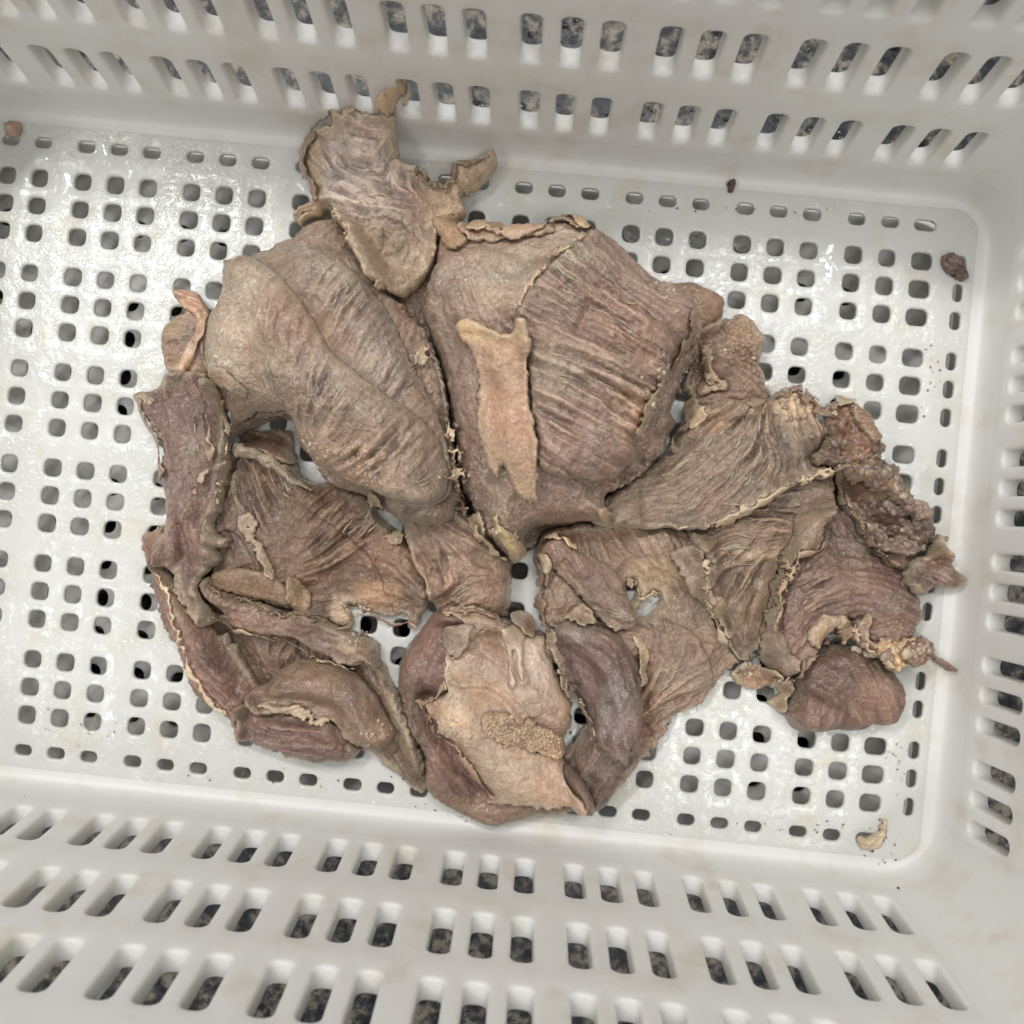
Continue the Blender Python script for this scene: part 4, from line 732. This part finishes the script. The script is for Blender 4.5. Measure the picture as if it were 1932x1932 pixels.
strands('loose_fibres', [(1060,540,60,-38,26,8,.45),(1130,580,70,-38,30,9,.5),(1080,650,60,-25,18,7,.4),(1180,650,60,-28,22,9,.4),(1120,730,70,-24,26,8,.4),(1130,830,70,-36,24,7,.45),(1210,760,30,-60,18,5,.5),
    (640,590,40,62,22,10,.45),(600,720,40,-80,16,9,.5),(520,690,30,-85,12,12,.6),(650,780,50,62,26,7,.4),(780,720,25,62,16,8,.5),(700,860,60,30,30,5,.45),(790,900,40,50,16,9,.5),
    (700,330,50,0,40,6,.4),(660,360,40,-20,30,6,.4),(760,370,40,-65,24,7,.4),(1400,820,50,75,30,9,.45),(1360,850,50,40,26,8,.45),(1430,880,40,65,20,8,.45),(1420,970,50,5,20,12,.6),(1400,1040,40,5,14,12,.7),
    (640,1000,30,50,20,9,.5),(500,900,30,-65,16,8,.5),(850,1120,40,30,18,8,.45),(1160,1160,30,-10,20,7,.45),(1270,1320,40,35,26,8,.45),(1530,1110,50,35,16,7,.4),(350,800,40,-75,12,5,.4),(520,1170,50,-15,12,5,.4),(1080,1050,30,-70,14,7,.4)],
    heap, [(.44, .37, .28), (.40, .32, .24), (.36, .28, .21), (.50, .43, .32)], M_moist)
# knobbly crumbs along torn rims
bm = bmesh.new(); bmesh.ops.create_icosphere(bm, subdivisions=2, radius=1); sv = np.array([v.co[:] for v in bm.verts]); sf = [[v.index for v in f.verts] for f in bm.faces]; bm.free()
def crumbs(name, spots, parent, cols_, mat=None):
    V = []; Q = []; K = []
    for px, py, sx, sy, cnt, r0, r1 in spots:
        for _ in range(cnt):
            q = plan(px+rng.randn()*sx*.5, py+rng.randn()*sy*.5, .035); z = float(hat(q)); ra = rng.uniform(r0, r1)*.001
            n3 = sv + .16*np.stack([vn(sv[:, 0]*1.7+q[0]*900, sv[:, 1]*1.7+i*7, i) for i in range(3)], 1)
            an = rng.rand()*6.3; ca_, sa_ = math.cos(an), math.sin(an); e_ = np.array([1.2, .9, .6])*ra; w_ = n3*e_
            w_ = np.stack([w_[:, 0]*ca_-w_[:, 1]*sa_, w_[:, 0]*sa_+w_[:, 1]*ca_, w_[:, 2]], 1)+np.array([q[0], q[1], z-ra*.05]); b = len(V); V += list(w_); Q += [[i+b for i in f] for f in sf]
            c_ = np.array(cols_[rng.randint(len(cols_))])*rng.uniform(.8, 1.15); K += [c_]*len(w_)
    me = mesh_np(name, V, Q); a = me.attributes.new('Col', 'FLOAT_COLOR', 'POINT'); v4 = np.ones((len(V), 4), np.float32); v4[:, :3] = np.array(K)*.84; a.data.foreach_set('color', v4.ravel())
    a = me.attributes.new('Frost', 'FLOAT', 'POINT'); a.data.foreach_set('value', np.full(len(V), .1, np.float32))
    return tag(link(name, me, mat or M_moist, parent), kind='stuff')
crumbs('meat_crumbs', [
    (650,870,60,30,46,.4,1.0),(600,850,25,35,18,.8,1.8),(720,905,50,20,26,.5,1.3),(1215,790,20,60,30,.5,1.4),(1240,730,24,40,22,.5,1.3),(1110,445,50,12,14,.5,1.2),(1240,560,40,30,18,.5,1.2),
    (950,1366,40,20,30,.5,1.2),(1015,1395,50,22,36,.5,1.2),(655,1150,30,22,24,.7,1.6),(1430,1280,40,24,26,.8,2.2),(1510,765,36,24,18,1,2.4),(1680,1235,40,20,16,1.5,3.2),(1740,1225,30,20,22,.7,1.6),(660,1212,14,8,14,.7,1.4),(262,752,8,7,10,.8,1.6),
    (1320,690,30,50,18,.6,1.5),(1400,650,40,50,24,.6,1.6),(700,1390,40,20,20,.5,1.1),(850,1370,30,24,24,.5,1.2),(870,930,50,60,16,.5,1.2),(950,1005,40,30,14,.6,1.4)],
    heap, [(.50, .40, .28), (.42, .31, .22), (.36, .25, .19), (.56, .47, .35)])

crumbs('crust_nodules', [(1610,810,45,60,22,.5,2.4),(1665,910,60,50,30,.6,3.2),(1590,872,50,18,10,.6,2),(1715,985,40,45,16,.6,2.6),(1640,980,50,60,12,.6,2.2),(1695,960,22,20,8,2,3.4),(1770,1035,24,20,10,1,2.4)],
    heap, [(.27, .20, .155), (.22, .155, .125), (.33, .25, .19), (.25, .175, .14), (.42, .33, .25)], M_moist)
# ------------------------------------------------------------------ loose scraps lying in the crate, each a thing
def scrap(name, label, pts, z, th, col, mat=None, **kw):
    o = piece(name, pts, z, th, col, None, mat=mat or M_moist, **kw); tag(o, label, 'meat scrap'); return o
scrap('meat_scrap', 'dark purple curled meat scrap beside the narrow holes at upper right', [(1778,487),(1788,478),(1800,474),(1815,484),(1822,498),(1829,520),(1820,526),(1802,520),(1785,508)], 3, 3, (.13,.085,.08), patch=[(1806,492,12,9,(.24,.18,.16),.8)], dome=2.5, rs=.4, rim=(.3,.2,.18), rw=1.5, jag=.8, folds=[([(1792,488),(1812,500)],-1.5,2)])
scrap('meat_scrap', 'tiny dark red meat scrap at the top edge of the base', [(1370,346),(1378,341),(1389,341),(1390,350),(1384,362),(1376,360),(1374,352)], 2, 2, (.09,.04,.04), jag=.8, rs=0, dome=1)
scrap('meat_scrap', 'cream coloured folded scrap with a pointed tip in the lower right corner', [(1618,1588),(1624,1580),(1640,1579),(1656,1568),(1662,1555),(1672,1549),(1675,1560),(1672,1585),(1666,1600),(1645,1607),(1628,1606),(1620,1598)], 4, 2, (.88,.78,.60), rim=(.5,.42,.28), rw=1.5, rs=.5, dome=2.5, folds=[([(1630,1590),(1650,1584),(1668,1562)],1.5,2)], jag=.8, fib=.1)
scrap('meat_scrap', 'blurred pale brown lump on the coved edge at far upper left', [(8,238),(14,229),(28,226),(39,232),(40,246),(30,258),(14,256)], 8, 3, (.5,.38,.3), dome=2, jag=.6, rs=.1)
scrap('meat_scrap', 'small reddish crumb on the right wall near the bottom corner slots', [(1810,1592),(1818,1590),(1826,1602),(1820,1608),(1811,1602)], 18, 1.5, (.33,.20,.16), jag=.5, rs=.1)
scrap('meat_scrap', 'pale strand sticking out behind the top edge of the striped muscle', [(1057,404),(1064,401),(1080,414),(1096,428),(1110,440),(1104,446),(1085,434),(1068,420)], 24, 2, (.52,.43,.29), jag=.6, rs=.2)
crumbs('crumb_specks', [(1720,1660,60,60,16,.3,.8),(1800,690,40,60,14,.3,.7),(1560,1600,160,20,20,.25,.6),(880,1570,90,20,26,.25,.7),(1740,1480,30,60,16,.25,.5),(1450,360,200,10,12,.25,.6),(100,1400,120,30,14,.25,.6),(520,1500,300,20,20,.25,.6)], None, [(.10, .07, .05), (.30, .2, .15), (.55, .5, .4)])
bpy.data.objects['crumb_specks']['label'] = 'tiny dark and pale specks of food dirt on the crate'

# ------------------------------------------------------------------ water
k = NT('water'); k.b.inputs['Transmission Weight'].default_value = 1; k.b.inputs['IOR'].default_value = 1.33; k.b.inputs['Roughness'].default_value = .0; k.b.inputs['Base Color'].default_value = (.97, .98, .98, 1); M_water = k.m
V = []; Q = []
for _ in range(620):
    X = rng.uniform(3.4, 10.5)*G; Y = (YT+.55+abs(rng.randn())*1.2)*G
    if vn(np.array([X*28]), np.array([Y*28]), 3)[0] < -.05: continue
    ra = rng.uniform(.8, 3.4)*.001; w_ = sv*np.array([ra*rng.uniform(.8, 1.3), ra, ra*.55])+np.array([X, Y, ZG]); b = len(V); V += list(w_); Q += [[i+b for i in f] for f in sf]
tag(link('water_drops', mesh_np('water_drops', V, Q), M_water), 'water drops beaded on the dark granite beyond the crate wall', kind='stuff')
V = []; Q = []
for g_, kk, j_, k2 in ((6,0,0,0),(6,1,0,0),(6,2,0,0),(7,0,0,0),(5,2,0,0)):
    cx = (g_+PX*(kk-1))*G; cy = -(j_*GY+PY*(k2-1))*G; b = len(V); R_ = .080*G; n_ = 20; sgn = rng.uniform(.4, 1); ph = rng.rand()*6.3
    for side in (0, 1):
        V.append(np.array([cx, cy, -.012*G-side*.012*G-sgn*.018*G*(1-side)]))
        for i in range(1, 4):
            for q in range(n_):
                a = 2*math.pi*q/n_; r_ = R_*i/3; zz = -.012*G-side*.012*G-(1-side)*sgn*.018*G*(1-(i/3)**2)+.004*G*math.sin(a+ph)*i/3
                V.append(np.array([cx+r_*math.cos(a), cy+r_*math.sin(a), zz]))
    m_ = 1+3*n_
    for side in (0, 1):
        o_ = b+side*m_
        for q in range(n_):
            t_ = [o_, o_+1+q, o_+1+(q+1) % n_]; Q.append(t_ if side == 0 else t_[::-1])
            for i in range(2):
                p1, p2 = o_+1+i*n_+q, o_+1+i*n_+(q+1) % n_; a1, a2 = [p1, p1+n_, p2+n_], [p1, p2+n_, p2]
                Q += [a1, a2] if side == 0 else [a1[::-1], a2[::-1]]
    for q in range(n_):
        p1, p2 = b+1+2*n_+q, b+1+2*n_+(q+1) % n_; Q += [[p1, p1+m_, p2+m_], [p1, p2+m_, p2]]
tag(link('water_film', mesh_np('water_film', V, Q), M_water, crate), kind='stuff')
